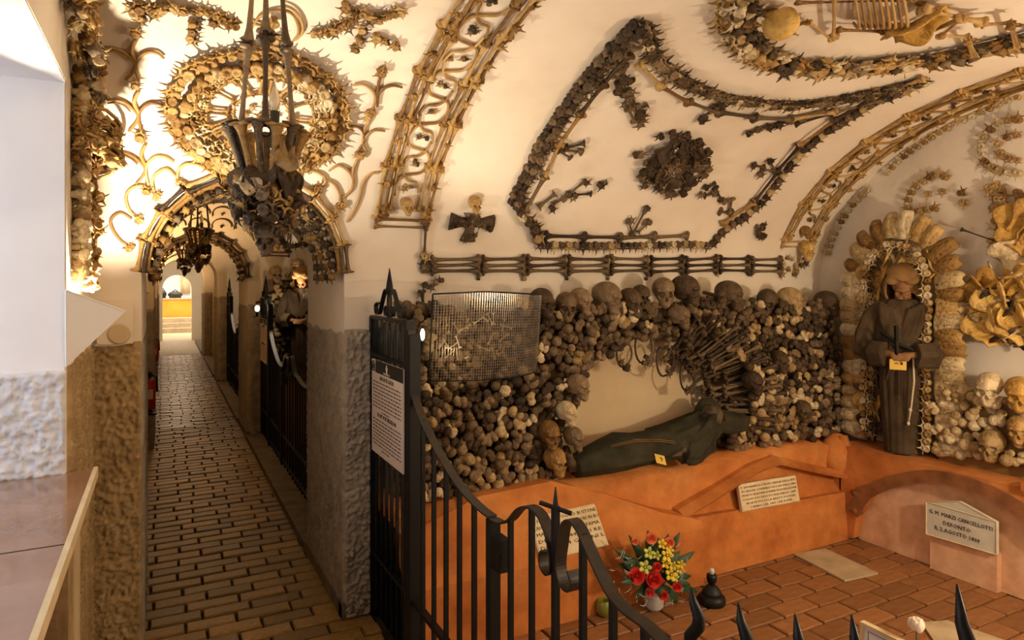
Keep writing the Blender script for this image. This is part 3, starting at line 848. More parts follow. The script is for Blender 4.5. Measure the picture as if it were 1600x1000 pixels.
# --- bands of long bones filled with rib scrolls
def bone_band(x0, x1, dy, label, p0=.30, p1=2.4, mat='gold', rail=.042, dens=1.0, skull=True, group='long-bone bands on the vaults'):
    t = thing('bone_band', vx(vpt((x0+x1)/2, p0), dy), label, 'bone ornament', group)
    for X, s in ((x0, 1), (x1, -1)):
        for q, off in enumerate((0, .030, .058)):
            long_run(t, vline(X+s*off, p0+.02*q, p1, 30, dy), (.27 if q < 2 else .24), rail*(1.0 if q == 0 else .85), mat, lift=.016+.014*(q == 1), mats=[mat, mat, 'gold'])
        chain(t, vline(X+s*.02, p0, p1, 30, dy), .125, .036, mat, side=s, lift=.9, jit=.6)
    for q, dp in enumerate((0, -.035)):
        A, B = vx(vpt(x0-.01, p0+dp), dy), vx(vpt(x1+.01, p0+dp), dy)
        long_between(t, A, B, vnorm(p0), .036-.01*q, mat)
    # scrolls
    w = x1-x0-.14; xa = x0+.07
    ph = p0+.14; cell = .115; k = 0
    while ph < p1-.1:
        f = 1 if k % 2 == 0 else -1
        def Q(a, b):
            X = xa + w*(a if f > 0 else 1-a); p = ph + cell*b
            return vx(vpt(X, p), dy) + vnorm(p)*.010
        for l in ([(.02,-.25),(-.05,.15),(.10,.5),(.45,.62),(.85,.72),(1.05,1.05)], [(.95,-.1),(.80,.28),(.45,.36),(.2,.62),(.12,.95)]):
            mb = MB(); pp = catmull(l, 4); mb.tube([Q(*q) for q in pp], [.0065*(.55+.45*math.sin(PI*(.1+.8*i/(len(pp)-1)))) for i in range(len(pp))], 5)
            part('rib', mb, mat, t, True)
        for q in range(3):
            P = Q(.5+R.uniform(-.25,.25), .1+R.uniform(-.1,.1)); put('vertebra', VERT['dark' if R.random() < .5 else mat], P, (R.uniform(-1,1), R.uniform(-1,1), 0), vnorm(ph), .026, t)
        ph += cell; k += 1
    if skull:
        P = vx(vpt((x0+x1)/2, p0+.075), dy); n = vnorm(p0)
        sk = put('skull', SKULL['gold'], P+n*.035, (1,.2,0), (0,-.25,1), .085, t)
    return t
bone_band(.895, 1.155, 0, 'broad golden band of long bones with rib scrolls, left of the pale vault field')
bone_band(3.66, 3.95, 0, 'long-bone band arching over the standing hooded figure on the right', mat='gold', rail=.050, p0=.27)
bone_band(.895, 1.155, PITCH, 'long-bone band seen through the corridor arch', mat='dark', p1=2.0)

# --- arch edge dressed with long bones and vertebrae
def arch_border(dy, label, mats, dens=1.0):
    t = thing('bone_arch', (ACX, VY+VA+dy, ACZ), label, 'bone ornament', 'bone-dressed corridor arches')
    def path(r, yo, a0, a1, n=30):
        out = []
        for i in range(n+1):
            a = a0+(a1-a0)*i/n; X = ACX+r*math.cos(a); z = ACZ+r*math.sin(a)
            n_ = vnorm(math.asin(max(0, min(1, (z-VZ)/VB))))
            out.append((Vector((X, vaultY(z)+yo+dy, z)), Vector((0, n_.y, n_.z))))
        return out
    for r, yo in ((AR+.012,-.01),(AR-.012,-.02),(AR-.022,.02),(AR-.024,.055)):
        long_run(t, path(r, yo, .0, PI), .135, .044*R.uniform(.8,1.1), mats[0], lift=.012, mats=mats)
    for yo, r in ((.02,AR-.045),(.10,AR-.035),(.18,AR-.03),(.30,AR-.03),(.45,AR-.03)):
        pn = path(r, yo, -.12, PI+.12)
        pn = [(P, Vector((ACX-P.x, 0, ACZ-P.z)).normalized()) for P, n in pn]
        chain(t, pn, .055/dens, .046, mats[-1], side=1, jit=.6, lift=.2, mats=mats+['dark','dark'])
    return t
arch_border(0, 'nearest corridor arch dressed with golden long bones and vertebrae', ['gold','gold','dark'])
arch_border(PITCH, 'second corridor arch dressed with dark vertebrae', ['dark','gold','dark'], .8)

def second_bay():
    t = thing('rib_lattice', onV(300,200)[0]+Vector((0,PITCH,0)), 'lattice of ribs on the vault seen through the nearest arch', 'bone ornament')
    for i in range(5):
        for j in range(4):
            X = -.1+.2*i; p = .55+.13*j; cc = vpt(X, p); 
            mb = MB(); pts = []
            for k in range(9):
                a = PI*(k/8)*1.1; pts.append(vx(vpt(X+.09*math.cos(a), p+.08*math.sin(a)), PITCH)+vnorm(p)*.01)
            mb.tube(pts, .006, 5); part('rib', mb, 'dark', t, True)
            put('vertebra', VERT['dark'], vx(cc, PITCH)+vnorm(p)*.01, (1,0,0), vnorm(p), .03, t)
second_bay()

# --- cross of bones with a skull above, and the upright bone left of the frieze
P, n = onV(735, 347)
t = thing('bone_cross', P, 'small dark cross of bones with flared arms, right of the golden band', 'cross')
phi = vault_phi(P); es = vtan(phi)
for d, L in ((Vector((1,0,0)),.125),(Vector((-1,0,0)),.115),(-es,.10),(es,.05)):
    mb = MB(); s = n.cross(d); rings = []
    for f, w in ((0.0,.026),(.45,.026),(.8,.042),(1.0,.050)):
        c = P + d*L*f
        rings.append([c + s*w*a + n*b for a, b in ((-1,0),(-.75,.022),(0,.030),(.75,.022),(1,0))])
    mb.loft(rings); part('arm', mb, 'dark', t, True)
    for q in range(5): put('vertebra', VERT['dark'], P+d*L*R.uniform(.3,1)+s*R.uniform(-.03,.03)+n*.028, (R.uniform(-1,1),R.uniform(-1,1),.2), n, .028, t)
P, n = onV(739, 313)
tag(put('skull', SKULL['gold'], P+n*.03, (1,.15,0), (0,-.35,1), .085), 'small brown skull above the dark bone cross', 'skull')
t = thing('bone_bracket', onV(662,380)[0], 'single upright bone joining the golden band to the frieze', 'bone ornament')
A, n = onV(664,345); B, _ = onV(661,400); long_between(t, A, B, n, .036, 'dark')
vert_at(t, 660, 398, .045, 'pale'); vert_at(t, 664, 347, .04, 'dark')
t = thing('bone_bracket', onY(662,460,3.19), 'upright thigh bone with vertebrae on the pier above the gate', 'bone ornament')
long_between(t, onY(657,452,3.19), onY(667,545,3.17), (0,-1,0), .034, 'pile')
for u, v in [(664,444),(672,448),(681,443),(690,438),(657,458)]: put('vertebra', VERT['pile'], onY(u,v,3.175), (R.uniform(-1,1),0,R.uniform(-1,1)), (0,-1,.2), .034, t)

# --- frieze of long bones at the springing
t = thing('bone_frieze', onV(950,412)[0], 'horizontal frieze of three rows of long bones below the vault field', 'bone ornament')
cuts = [668, 748, 818, 882, 948, 1010, 1065, 1118, 1168, 1218]
for i in range(len(cuts)-1):
    a, b = cuts[i]+2, cuts[i+1]-1
    for v in (404, 414, 423):
        j = R.uniform(-1.5,1.5)
        A, n = onV(a, v+j); B, _ = onV(b, v-j*.5+R.uniform(-1,1)); long_between(t, A, B, n, .044, 'dark')
    for v in (406, 418, 429): vert_at(t, cuts[i+1], v, .030, R.choice(['dark','pile','pale']))
for u in (660, 664):
    for v in (402, 410, 418, 424): vert_at(t, u, v, .03, R.choice(['pile','dark']))
for q in range(16): vert_at(t, R.uniform(1212,1258), R.uniform(402,430), .034, R.choice(['pile','gold','pale']))
for i, u in enumerate((746, 817, 884, 948, 1008, 1063)):
    P, n = onV(u, 436); tag(put('vertebra', VERT['pale'] if i == 1 else VERT['dark'], P+n*.01, (1,0,0), n, .034 if i == 1 else .022), None)
    o = [q for q in col.objects if q.name.startswith('vertebra')][-1]
    tag(o, ['small dark vertebra under the first joint of the frieze', 'pale round vertebra disc under the frieze, above the wire guard', 'small dark vertebra above the right end of the wire guard', 'small dark vertebra above the skull row, below the fourth frieze joint', 'small dark vertebra above the tallest skulls, left one', 'small dark vertebra above the tallest skulls, right one'][i], 'vertebra', 'vertebrae pinned under the frieze')

# --- border of the large field on the vault
P, n = onV(1000, 220)
t = thing('bone_field_border', P, 'large pointed frame of dark vertebrae around the pale vault field', 'bone ornament')
left = [(1002,28),(962,70),(922,115),(882,170),(852,215),(832,258),(810,298),(804,318)]
lcor = [(804,318),(814,338),(828,350),(836,376)]
bot = [(836,380),(900,381),(1000,381),(1080,379),(1106,382)]
rgt = [(1106,382),(1135,352),(1180,320),(1210,285),(1255,230),(1320,182),(1385,146),(1452,121)]
top = [(1002,28),(1012,74),(1042,106),(1092,136),(1152,153),(1232,161),(1302,153),(1382,136),(1452,120)]
for off in (-.028, .0): chain(t, vpath(left), .034, .052, 'dark', side=1, off=off, jit=.6, lift=.6+off*8)
long_run(t, vpath([(x+18,y+8) for x, y in left[1:]]), .22, .05, 'gold', mats=['dark','gold','gold'])
chain(t, vpath(lcor), .034, .058, 'dark', side=1, jit=.6, lift=.6, mats=['dark','dark','pale'])
chain(t, vpath(bot), .046, .048, 'dark', side=-1, jit=.12, lift=.4, mats=['pile','pile','dark','pale'])
long_run(t, vpath([(850,366),(930,368),(1010,368),(1068,366)]), .26, .048, 'dark')
chain(t, vpath(rgt), .044, .052, 'dark', side=-1, jit=.35, lift=.4, mats=['dark','dark','pile','pale'])
long_run(t, vpath([(x-10,y-6) for x, y in rgt[1:]]), .24, .048, 'gold', mats=['dark','gold'])
for off, mt in ((.012,['dark','pile']), (-.016,['pale','pile','pile'])): chain(t, vpath(top), .037, .052, 'dark', side=TOPSIDE*(1 if off > 0 else -1), off=off, jit=.3, lift=.5, mats=mt)
long_run(t, vpath([(x-12,y+18) for x, y in top[1:6]] + [(1300,168),(1380,148)]), .24, .046, 'gold', mats=['dark','gold'])

# --- sprays of small bones inside the field
def spray(label, segs, knots=(), mat='dark', cat='bone ornament'):
    A0, n0 = onV(*segs[0][:2])
    t = thing('bone_spray', A0, label, cat, 'sprays of small bones inside the vault field')
    for s in segs:
        A, n = onV(s[0], s[1]); B, _ = onV(s[2], s[3]); long_between(t, A, B, n, 1.5*(s[4] if len(s) > 4 else .024), mat, lift=.018)
    for u, v in knots: vert_at(t, u, v, .042, mat)
    return t
spray('three-pronged spray on the left edge of the vault field', [(855,228,885,226),(880,228,912,220),(880,230,908,234),(872,232,890,243,.02)], [(905,232),(868,228)])
spray('long forked spray near the lower left corner of the vault field', [(838,322,866,300,.03),(860,318,890,300),(885,302,912,280),(895,302,922,300,.02)], [(878,308),(895,303),(912,281),(860,322)])
spray('single small curved bone right of the forked spray', [(932,286,946,281,.02)], [(936,286)])
spray('upright three-bone spray standing on the lower edge', [(985,366,1008,322),(985,364,980,344,.02),(994,362,1012,345,.02)], [(1009,322),(980,344),(1011,344)])
spray('bent spray near the lower right corner of the field', [(1100,290,1115,285,.026),(1098,303,1118,298,.026),(1115,290,1125,310),(1122,328,1140,330,.03),(1140,308,1138,330,.03)], [(1100,290),(1112,300),(1128,312),(1094,300)])
spray('small spray on the right edge of the field', [(1175,254,1190,258),(1190,262,1214,264),(1202,250,1210,264,.02)], [(1176,254),(1186,268),(1200,248)])
spray('pair of bones hanging below the upper edge', [(1130,158,1105,168,.028),(1118,160,1096,180,.024)], [(1094,183),(1128,157),(1100,178)])
spray('long twig of thin bones reaching left from the right corner', [(1165,204,1200,192,.022),(1196,194,1236,184,.026),(1230,182,1290,168,.03),(1200,200,1216,190,.02),(1240,190,1300,172,.028)], [(1167,205),(1182,198),(1200,194),(1216,190),(1250,180)])
t = spray('drooping chain of dark knobbed bones below the apex', [(972,95,966,140,.03),(968,110,985,122,.026),(975,140,1000,175,.03),(980,165,990,185,.024),(1000,165,1012,160,.024)], [])
for i in range(22):
    f = i/21; vert_at(t, 968+40*f*f+R.uniform(-9,9), 98+90*f+R.uniform(-5,5), .040, 'dark')
# --- rosette of dark bones in the middle of the field
P, n = onV(1050, 250)
t = thing('bone_rosette', P, 'dark bushy rosette of vertebrae and pelvis bones in the vault field', 'bone ornament')
for i in range(64):
    a = R.uniform(0, 2*PI); r = math.sqrt(R.random())
    u = 1050+62*r*math.cos(a); v = 252+50*r*math.sin(a)
    if (u-1050)*(v-250) > 900: continue
    o = vert_at(t, u, v, .048, R.choice(['dark','dark','dark','pile']), lift=.4+.9*(1-r))
for i in range(8):
    a = 2*PI*i/8+.2; Q, n = onV(1050+34*math.cos(a), 250+28*math.sin(a)); put('hip_bone', HIP['dark'], Q+n*.05, (math.cos(a+1.2),0,math.sin(a+1.2)), n, .075, t)
for i in range(5):
    a = R.uniform(0,6.28); A, n = onV(1050+10*math.cos(a),250+10*math.sin(a)); B, _ = onV(1050+50*math.cos(a),250+40*math.sin(a)); long_between(t, A, B, n, .03, 'dark', lift=.05)
P, n = onV(1186, 362)
t = thing('bone_cluster', P, 'small dark oval cluster of bones left of the right-hand band foot', 'bone ornament')
for i in range(14): vert_at(t, 1186+R.uniform(-7,7), 362+R.uniform(-13,13), .036, 'dark')
P, n = onV(1250, 385)
tag(put('skull', SKULL['amber'], P+n*.06, (1,-.5,0), (0,-.2,1), .13), 'amber skull at the foot of the right-hand band', 'skull')

# --- oval of vertebrae on the crown with a small skeleton inside
OC, ORX, ORY = Vector((2.45, 1.45)), .80, .68
def ovp(f, a):
    X = OC.x + ORX*f*math.cos(a); y = OC.y + ORY*f*math.sin(a); c = max(-1, min(1, (y-VY)/VA)); ph = math.acos(c)
    return vpt(X, ph), vnorm(ph)
t = thing('vertebra_oval', vpt(OC.x, PI/2), 'large oval wreath of vertebrae on the crown of the vault', 'bone ornament')
def oring(f, n=90): return [ovp(f, 2*PI*i/n) for i in range(n+1)]
chain(t, oring(.955), .056, .066, 'pale', side=OVSIDE, jit=.15, lift=.4, mats=['gold','pale','pale'])
chain(t, oring(.90), .050, .062, 'pale', side=OVSIDE, jit=.6, lift=.8, mats=['gold','pale','pile'])
chain(t, oring(.845), .050, .058, 'pale', side=-OVSIDE, jit=.5, lift=.7, mats=['gold','pale','pile'])

P, n = onV(1380, 20)
t = thing('skeleton', P, 'small child skeleton lying inside the vertebra oval on the ceiling', 'skeleton')
def lb(a, b, th, lift=.04, name='long_bone'):
    A, n = onV(*a); B, _ = onV(*b); return long_between(t, A, B, n, th, 'gold', lift, name)
P, n = onV(1216, 8); put('skull', SKULL['amber'], P+n*.07, (.8,.1,-.5), (-.5,-.1,-.8), .15, t)
lb((1228,24),(1262,18),.026, name='forearm'); lb((1262,18),(1300,48),.026, name='upper_arm'); lb((1232,32),(1255,20),.018)
for d in (-6,-2,2,6): lb((1232,26),(1240+d,38+abs(d)*.4),.008, name='finger')
lb((1304,-30),(1303,44),.036, name='upper_arm'); lb((1306,31),(1382,34),.030, name='long_bone')
for i in range(9):     # rib cage
    mb = MB(); pts = []
    for k in range(8):
        a = PI*k/7; Q, n = onV(1340+i*9, -6+ (28-abs(i-4)*2)*math.sin(a)*.8)
        pts.append(onV(1338+i*9+10*math.cos(a), 8)[0]*0 + onV(1334+i*9.5+8*math.sin(a), -22+50*k/7)[0] + onV(1340,10)[1]*(.02+.07*math.sin(a)))
    mb.tube(pts, .006, 5); part('rib', mb, 'gold', t, True)
sp = vpath([(1325,-25),(1370,-22),(1420,-12),(1440,-5)], 4); chain(t, sp, .03, .034, 'gold', lift=.6)
P, n = onV(1432, 10); put('hip_bone', HIP['amber'], P+n*.05, (1,.2,0), n, .14, t); put('hip_bone', HIP['amber'], P+n*.05+Vector((.05,.07,0)), (-1,.2,.1), n, .13, t)
lb((1420,40),(1505,2),.045,.06,'thigh_bone'); lb((1440,-8),(1538,14),.045,.05,'thigh_bone'); lb((1468,36),(1512,38),.032,.05,'shin_bone'); lb((1380,28),(1470,28),.03,.03,'shin_bone'); lb((1535,18),(1582,14),.034,.05,'shin_bone'); lb((1505,2),(1470,34),.03,.06,'shin_bone')
for (a, b) in (((1512,40),(1525,74)), ((1582,14),(1594,58))):
    for q in (-6,-3,0,3,6): lb((a[0]+q*.4,a[1]),(b[0]+q,b[1]-abs(q)*.7),.013,.06,'toe_bone')
    P, n = onV(*a); put('heel_bone', VERT['gold'], P+n*.06, (1,0,0), n, .05, t)
lb((1240,-4),(1420,-8),.02,.02,'spine_bone')
# ================================================================== stacked bones on the far chapel wall
def in_poly(x, y, poly):
    c = False; j = len(poly)-1
    for i in range(len(poly)):
        xi, yi = poly[i]; xj, yj = poly[j]
        if (yi > y) != (yj > y) and x < (xj-xi)*(y-yi)/(yj-yi)+xi: c = not c
        j = i
    return c
NICHE = [(p.x, p.z) for p in (onY(u, v, 2.9) for u, v in [(884,775),(890,690),(903,640),(922,590),(952,560),(985,535),(1030,526),(1080,535),(1130,562),(1160,610),(1168,655),(1140,690),(1105,722),(1085,760)])]
def scatter_wall(region, x0, x1, z0, z1, sp, fn):
    j = 0; z = z0
    while z < z1:
        x = x0 + (sp/2 if j % 2 else 0)
        while x < x1:
            px, pz = x+R.uniform(-.3,.3)*sp, z+R.uniform(-.3,.3)*sp
            if region(px, pz): fn(px, pz)
            x += sp
        z += sp*.88; j += 1
FCX, FCZ = onY(1030, 640, 2.95).x, onY(1030, 640, 2.95).z
GUARD = lambda x, z: 1.18 < x < 1.62 and 1.20 < z < 1.46
def regA(x, z):
    top = 1.49 + .025*math.sin(x*9) - max(0, (x-3.2))*.06
    if not (.97 < x < 3.93 and (.60 if x > 2.5 or x < 1.2 else .575) < z < top): return False
    fx, fz = (x-FCX)/1.12, (z-FCZ)/.82; fr = math.hypot(fx, fz); fa = math.atan2(fz, fx)
    if -.42 < fa < 1.15 and fr < .60 and z > .70: return False
    return not in_poly(x, z, NICHE) and not GUARD(x, z)
SK_A = [(848,468,.15,.2),(885,474,.15,-.3),(909,466,.14,.4),(950,461,.18,.5),(986,468,.16,.1),(1002,459,.13,-.2),(1037,452,.17,-.5),(1073,449,.18,.55),(1141,457,.18,.6),(1198,468,.17,-.9),(1236,465,.17,.5),(1293,470,.17,.4)]
SK_LAB = ['skull at the left end of the top row, beside the wire guard', 'second skull of the top row from the wire guard', 'third skull of the top row, half hidden in bones', 'large round skull fourth in the top row', 'reddish brown skull fifth in the top row', 'small skull wedged behind the fifth in the top row', 'left one of the two tallest skulls of the top row', 'right one of the two tallest skulls of the top row', 'skull standing alone, right of the two tallest', 'smooth brown skull turned away, right of the lone skull', 'palest skull of the top row near its right end', 'last skull of the top row beside the standing figure niche']
taken = []
for (u, v, s, a), lab in zip(SK_A, SK_LAB):
    P = onY(u, v+2, 2.98)
    o = put('skull', SKULL['pale' if 'palest' in lab else 'pile'], P, (math.cos(a), math.sin(a), R.uniform(-.1,.1)), (R.uniform(-.1,.1), -.1, 1), s)
    tag(o, lab, 'skull', 'skulls along the top of the bone wall'); taken.append((P.x, P.z, s*.42))
SK_IN = [(1177,596,.14,.2,'dark skull embedded in the bones right of the arched niche','pile'),(1063,493,.13,.6,'brown skull embedded under the tallest skulls','pile'),(886,643,.12,.5,'skull on the left rim of the arched niche, upper','pale'),
         (858,676,.14,.1,'skull left of the niche, orange side light put into its colour','gold'),(868,718,.14,.3,'skull low on the left rim of the niche, orange light put into its colour','gold'),(897,683,.12,.5,'dark skull on the left niche rim beside the plain wall','pile'),(1219,563,.13,0,'dark skull deep in the bones toward the standing figure','pile'),  # golden bone colour stands in for orange light on the two left skulls
         (905,602,.13,.5,'skull on the left shoulder of the niche arch','pile'),(1255,640,.13,-.3,'dark skull low in the right half of the bone wall','pile')]
for u, v, s, a, lab, mt in SK_IN:
    P = onY(u, v, 2.88)
    o = put('skull', SKULL[mt], P, (math.cos(a), math.sin(a), 0), (0, -.15, 1), s); tag(o, lab, 'skull', 'skulls set into the bone wall'); taken.append((P.x, P.z, s*.36))
def free(x, z, pad=.0): return all((x-a)**2+(z-b)**2 > (r+pad)**2 for a, b, r in taken)
cntA = [0, 0, 0]
KN = ['thigh_bone', 'upper_arm_bone', 'shin_bone']
KL = ['double-knobbed thigh bone stacked end-on', 'ball-ended arm bone stacked end-on', 'flat-ended shin bone stacked end-on']
def bone_A(x, z):
    if not free(x, z): return
    k = R.choices((0, 1, 2), (5, 3, 3))[0]
    if cntA[k] >= 300: return
    cntA[k] += 1
    y = 2.955 + .03*noise.noise(Vector((x*4, z*4, 0))) - .05*max(0, 1-abs(z-.9)*2) + R.uniform(-.012,.012)
    d = Vector((R.gauss(-.15,.38), -1, R.gauss(.05,.36))).normalized(); a = R.uniform(0, 2*PI)
    pale = R.random() < (.16 if x < 2.3 else .10)
    if x > 2.9 and R.random() < .22: pale = True
    shade = 'pale' if pale else ('dark' if R.random() < .35 else 'pile')
    o = put(KN[k], COND[shade][k], (x, y, z), (math.cos(a), .1, math.sin(a)), d, .074*R.uniform(.8,1.2))
    zone = 'left of the reclining figure' if x < 1.95 else ('above the reclining figure' if z > 1.15 and x < 2.95 else ('below the right end of the arched niche' if z < .78 and x < 3.1 else ('between the niche and the standing figure' if x > 2.95 else 'around the arched niche')))
    tag(o, f"{ {'pale': 'pale cream', 'dark': 'dark blackened', 'pile': 'brown'}[shade]} {KL[k]} {zone}", 'bone', 'bones stacked end-on in the bone wall')
scatter_wall(regA, .97, 3.95, .60, 1.56, .0575, bone_A)
# deeper layer of the same stack
mbs = MB()
def deep(x, z):
    d = .045*R.uniform(.8,1.2); rot = Euler((R.uniform(0,6),R.uniform(0,6),0)).to_matrix()
    y = 3.03+R.uniform(-.02,.02)
    mbs.ell((x-.02, y, z), (d*.55, d*.8, d*.7), 7, 5, rot); mbs.ell((x+.022, y, z), (d*.55, d*.7, d*.6), 7, 5, rot)
scatter_wall(lambda x, z: regA(x, z) or GUARD(x, z), .95, 3.97, .58, 1.55, .06, deep)
o = part('packed_bones', mbs, 'pile', None, True, 'stuff'); tag(o, 'deeper packed layer of brown bone ends in the bone wall', 'bones')
# fill behind the stack, with the arched recess left open
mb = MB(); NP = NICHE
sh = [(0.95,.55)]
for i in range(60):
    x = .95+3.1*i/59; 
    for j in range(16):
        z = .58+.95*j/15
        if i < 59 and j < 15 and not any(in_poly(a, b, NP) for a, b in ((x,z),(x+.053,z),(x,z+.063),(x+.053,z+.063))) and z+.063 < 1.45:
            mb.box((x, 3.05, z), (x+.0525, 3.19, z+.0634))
o = part('bone_fill', mb, 'dark', None, False, 'stuff'); tag(o, 'dark backing of the bone wall behind the bone ends', 'bones')  # dark backing added to close the gaps between the bone ends
# plain back of the arched recess
mb = MB(); mb.box((1.7, 3.17, .6), (3.15, 3.199, 1.35)); struct('wall_niche', mb, 'niche')
# --- dark long bones fanned round the right of the niche
CX, CZ = onY(1030, 640, 2.95).x, onY(1030, 640, 2.95).z
i = 0
for lay in range(3):
    for k in range(17):
        a = -.55 + 1.75*k/16 + R.uniform(-.05,.05)
        r0 = .325 + .08*math.cos(a*1.3) + R.uniform(-.03,.03) + .04*lay; L = R.uniform(.24,.33)
        A = Vector((CX+r0*1.12*math.cos(a), 3.09-.045*lay, CZ+r0*.82*math.sin(a)))
        B = Vector((CX+(r0+L)*1.12*math.cos(a+.04), 2.955-.040*lay, CZ+(r0+L)*.82*math.sin(a+.04)))
        if A.z < .66 or B.z > 1.44 or B.z < .68: continue
        o = put('long_bone', LONG['dark'], (A+B)/2, B-A, (0,-1,0), ((B-A).length, .40, .40)); tag(o, 'dark long bone in the fan on the right side of the arched niche', 'bone', 'long bones fanned beside the niche')
# --- heart-shaped rib loops hanging in the mouth of the niche
HP = [(972,553,.095,'leftmost'),(1003,543,.115,'second'),(1036,564,.115,'third'),(1071,588,.105,'rightmost')]
for u, v, r, w in HP:
    c = onY(u, v, 2.99); t = thing('rib_heart', c, f'{w} heart-shaped rib loop hanging in the mouth of the niche', 'bone ornament', 'rib hearts in the niche')
    for s in (-1, 1):
        mb = MB(); pts = []
        for k in range(9):
            a = PI*k/8; pts.append(c + Vector((s*r*.62*math.sin(a)*(1-.25*k/8), -.02*math.sin(a), r*.75*math.cos(a) - (0 if k else r*.15))))
        mb.tube(pts, .006, 6); part('rib', mb, 'dark', t, True)
    for q in range(4): put('vertebra', VERT['dark'], c+Vector((R.uniform(-.02,.06), -.01, -r*.6+R.uniform(-.03,.02))), (R.uniform(-1,1),.1,R.uniform(-1,1)), (0,-1,0), .035, t)

# ================================================================== habit-clad figures
def solidify_remesh(mb, name, mat, voxel, smooth_it=4):
    me = mb.mesh(name, mat); ob = bpy.data.objects.new('tmp', me); col.objects.link(ob)
    m = ob.modifiers.new('r', 'REMESH'); m.mode = 'VOXEL'; m.voxel_size = voxel
    s = ob.modifiers.new('s', 'SMOOTH'); s.factor = .5; s.iterations = smooth_it
    dg = bpy.context.evaluated_depsgraph_get(); dg.update()
    out = bpy.data.meshes.new_from_object(ob.evaluated_get(dg)); out.name = name
    bpy.data.objects.remove(ob); out.polygons.foreach_set('use_smooth', [True]*len(out.polygons))
    out.materials.clear(); out.materials.append(M[mat])
    return out
def cloth_loft(mb, secs, seg=28, folds=7, amp=.10, ph=0):
    """secs: (centre, ax, ay, rx, ry); folded elliptical sections"""
    rings = []
    for i, (c, ax, ay, rx, ry) in enumerate(secs):
        c = Vector(c); ax = Vector(ax).normalized(); ay = Vector(ay).normalized()
        ring = []
        for k in range(seg):
            a = 2*PI*k/seg; f = 1 + amp*math.sin(folds*a + ph + i*.35) + amp*.6*math.sin(3*a+1.3*i*.3)
            ring.append(c + ax*rx*f*math.cos(a) + ay*ry*f*math.sin(a))
        rings.append(ring)
    mb.loft(rings)
def hand(mb, w, d, up, side, s):
    """palm with four fingers and a thumb, slightly curled"""
    w = Vector(w); d = Vector(d).normalized(); up = Vector(up).normalized(); sd = d.cross(up).normalized()*side
    mb.tube([w, w+d*s*.25, w+d*s*.5], [s*.17, s*.2, s*.2], 8, .55, up)
    for i, (o, L) in enumerate(((-.28,.42),(-.09,.5),(.1,.47),(.28,.38))):
        b = w+d*s*.45+sd*s*o*.75
        mb.tube([b, b+d*s*L*.45+sd*s*o*.1-up*s*.02, b+d*s*L*.8-up*s*.10, b+d*s*L*.95-up*s*.2], [s*.085, s*.075, s*.065, s*.05], 6)
    b = w+d*s*.12-sd*s*.16
    mb.tube([b, b+d*s*.18-sd*s*.14, b+d*s*.36-sd*s*.17-up*s*.08], [s*.09, s*.075, s*.055], 6)
def skull_into(mb, me, mat4):
    mb.add([mat4 @ v.co for v in me.vertices], [tuple(p.vertices) for p in me.polygons])
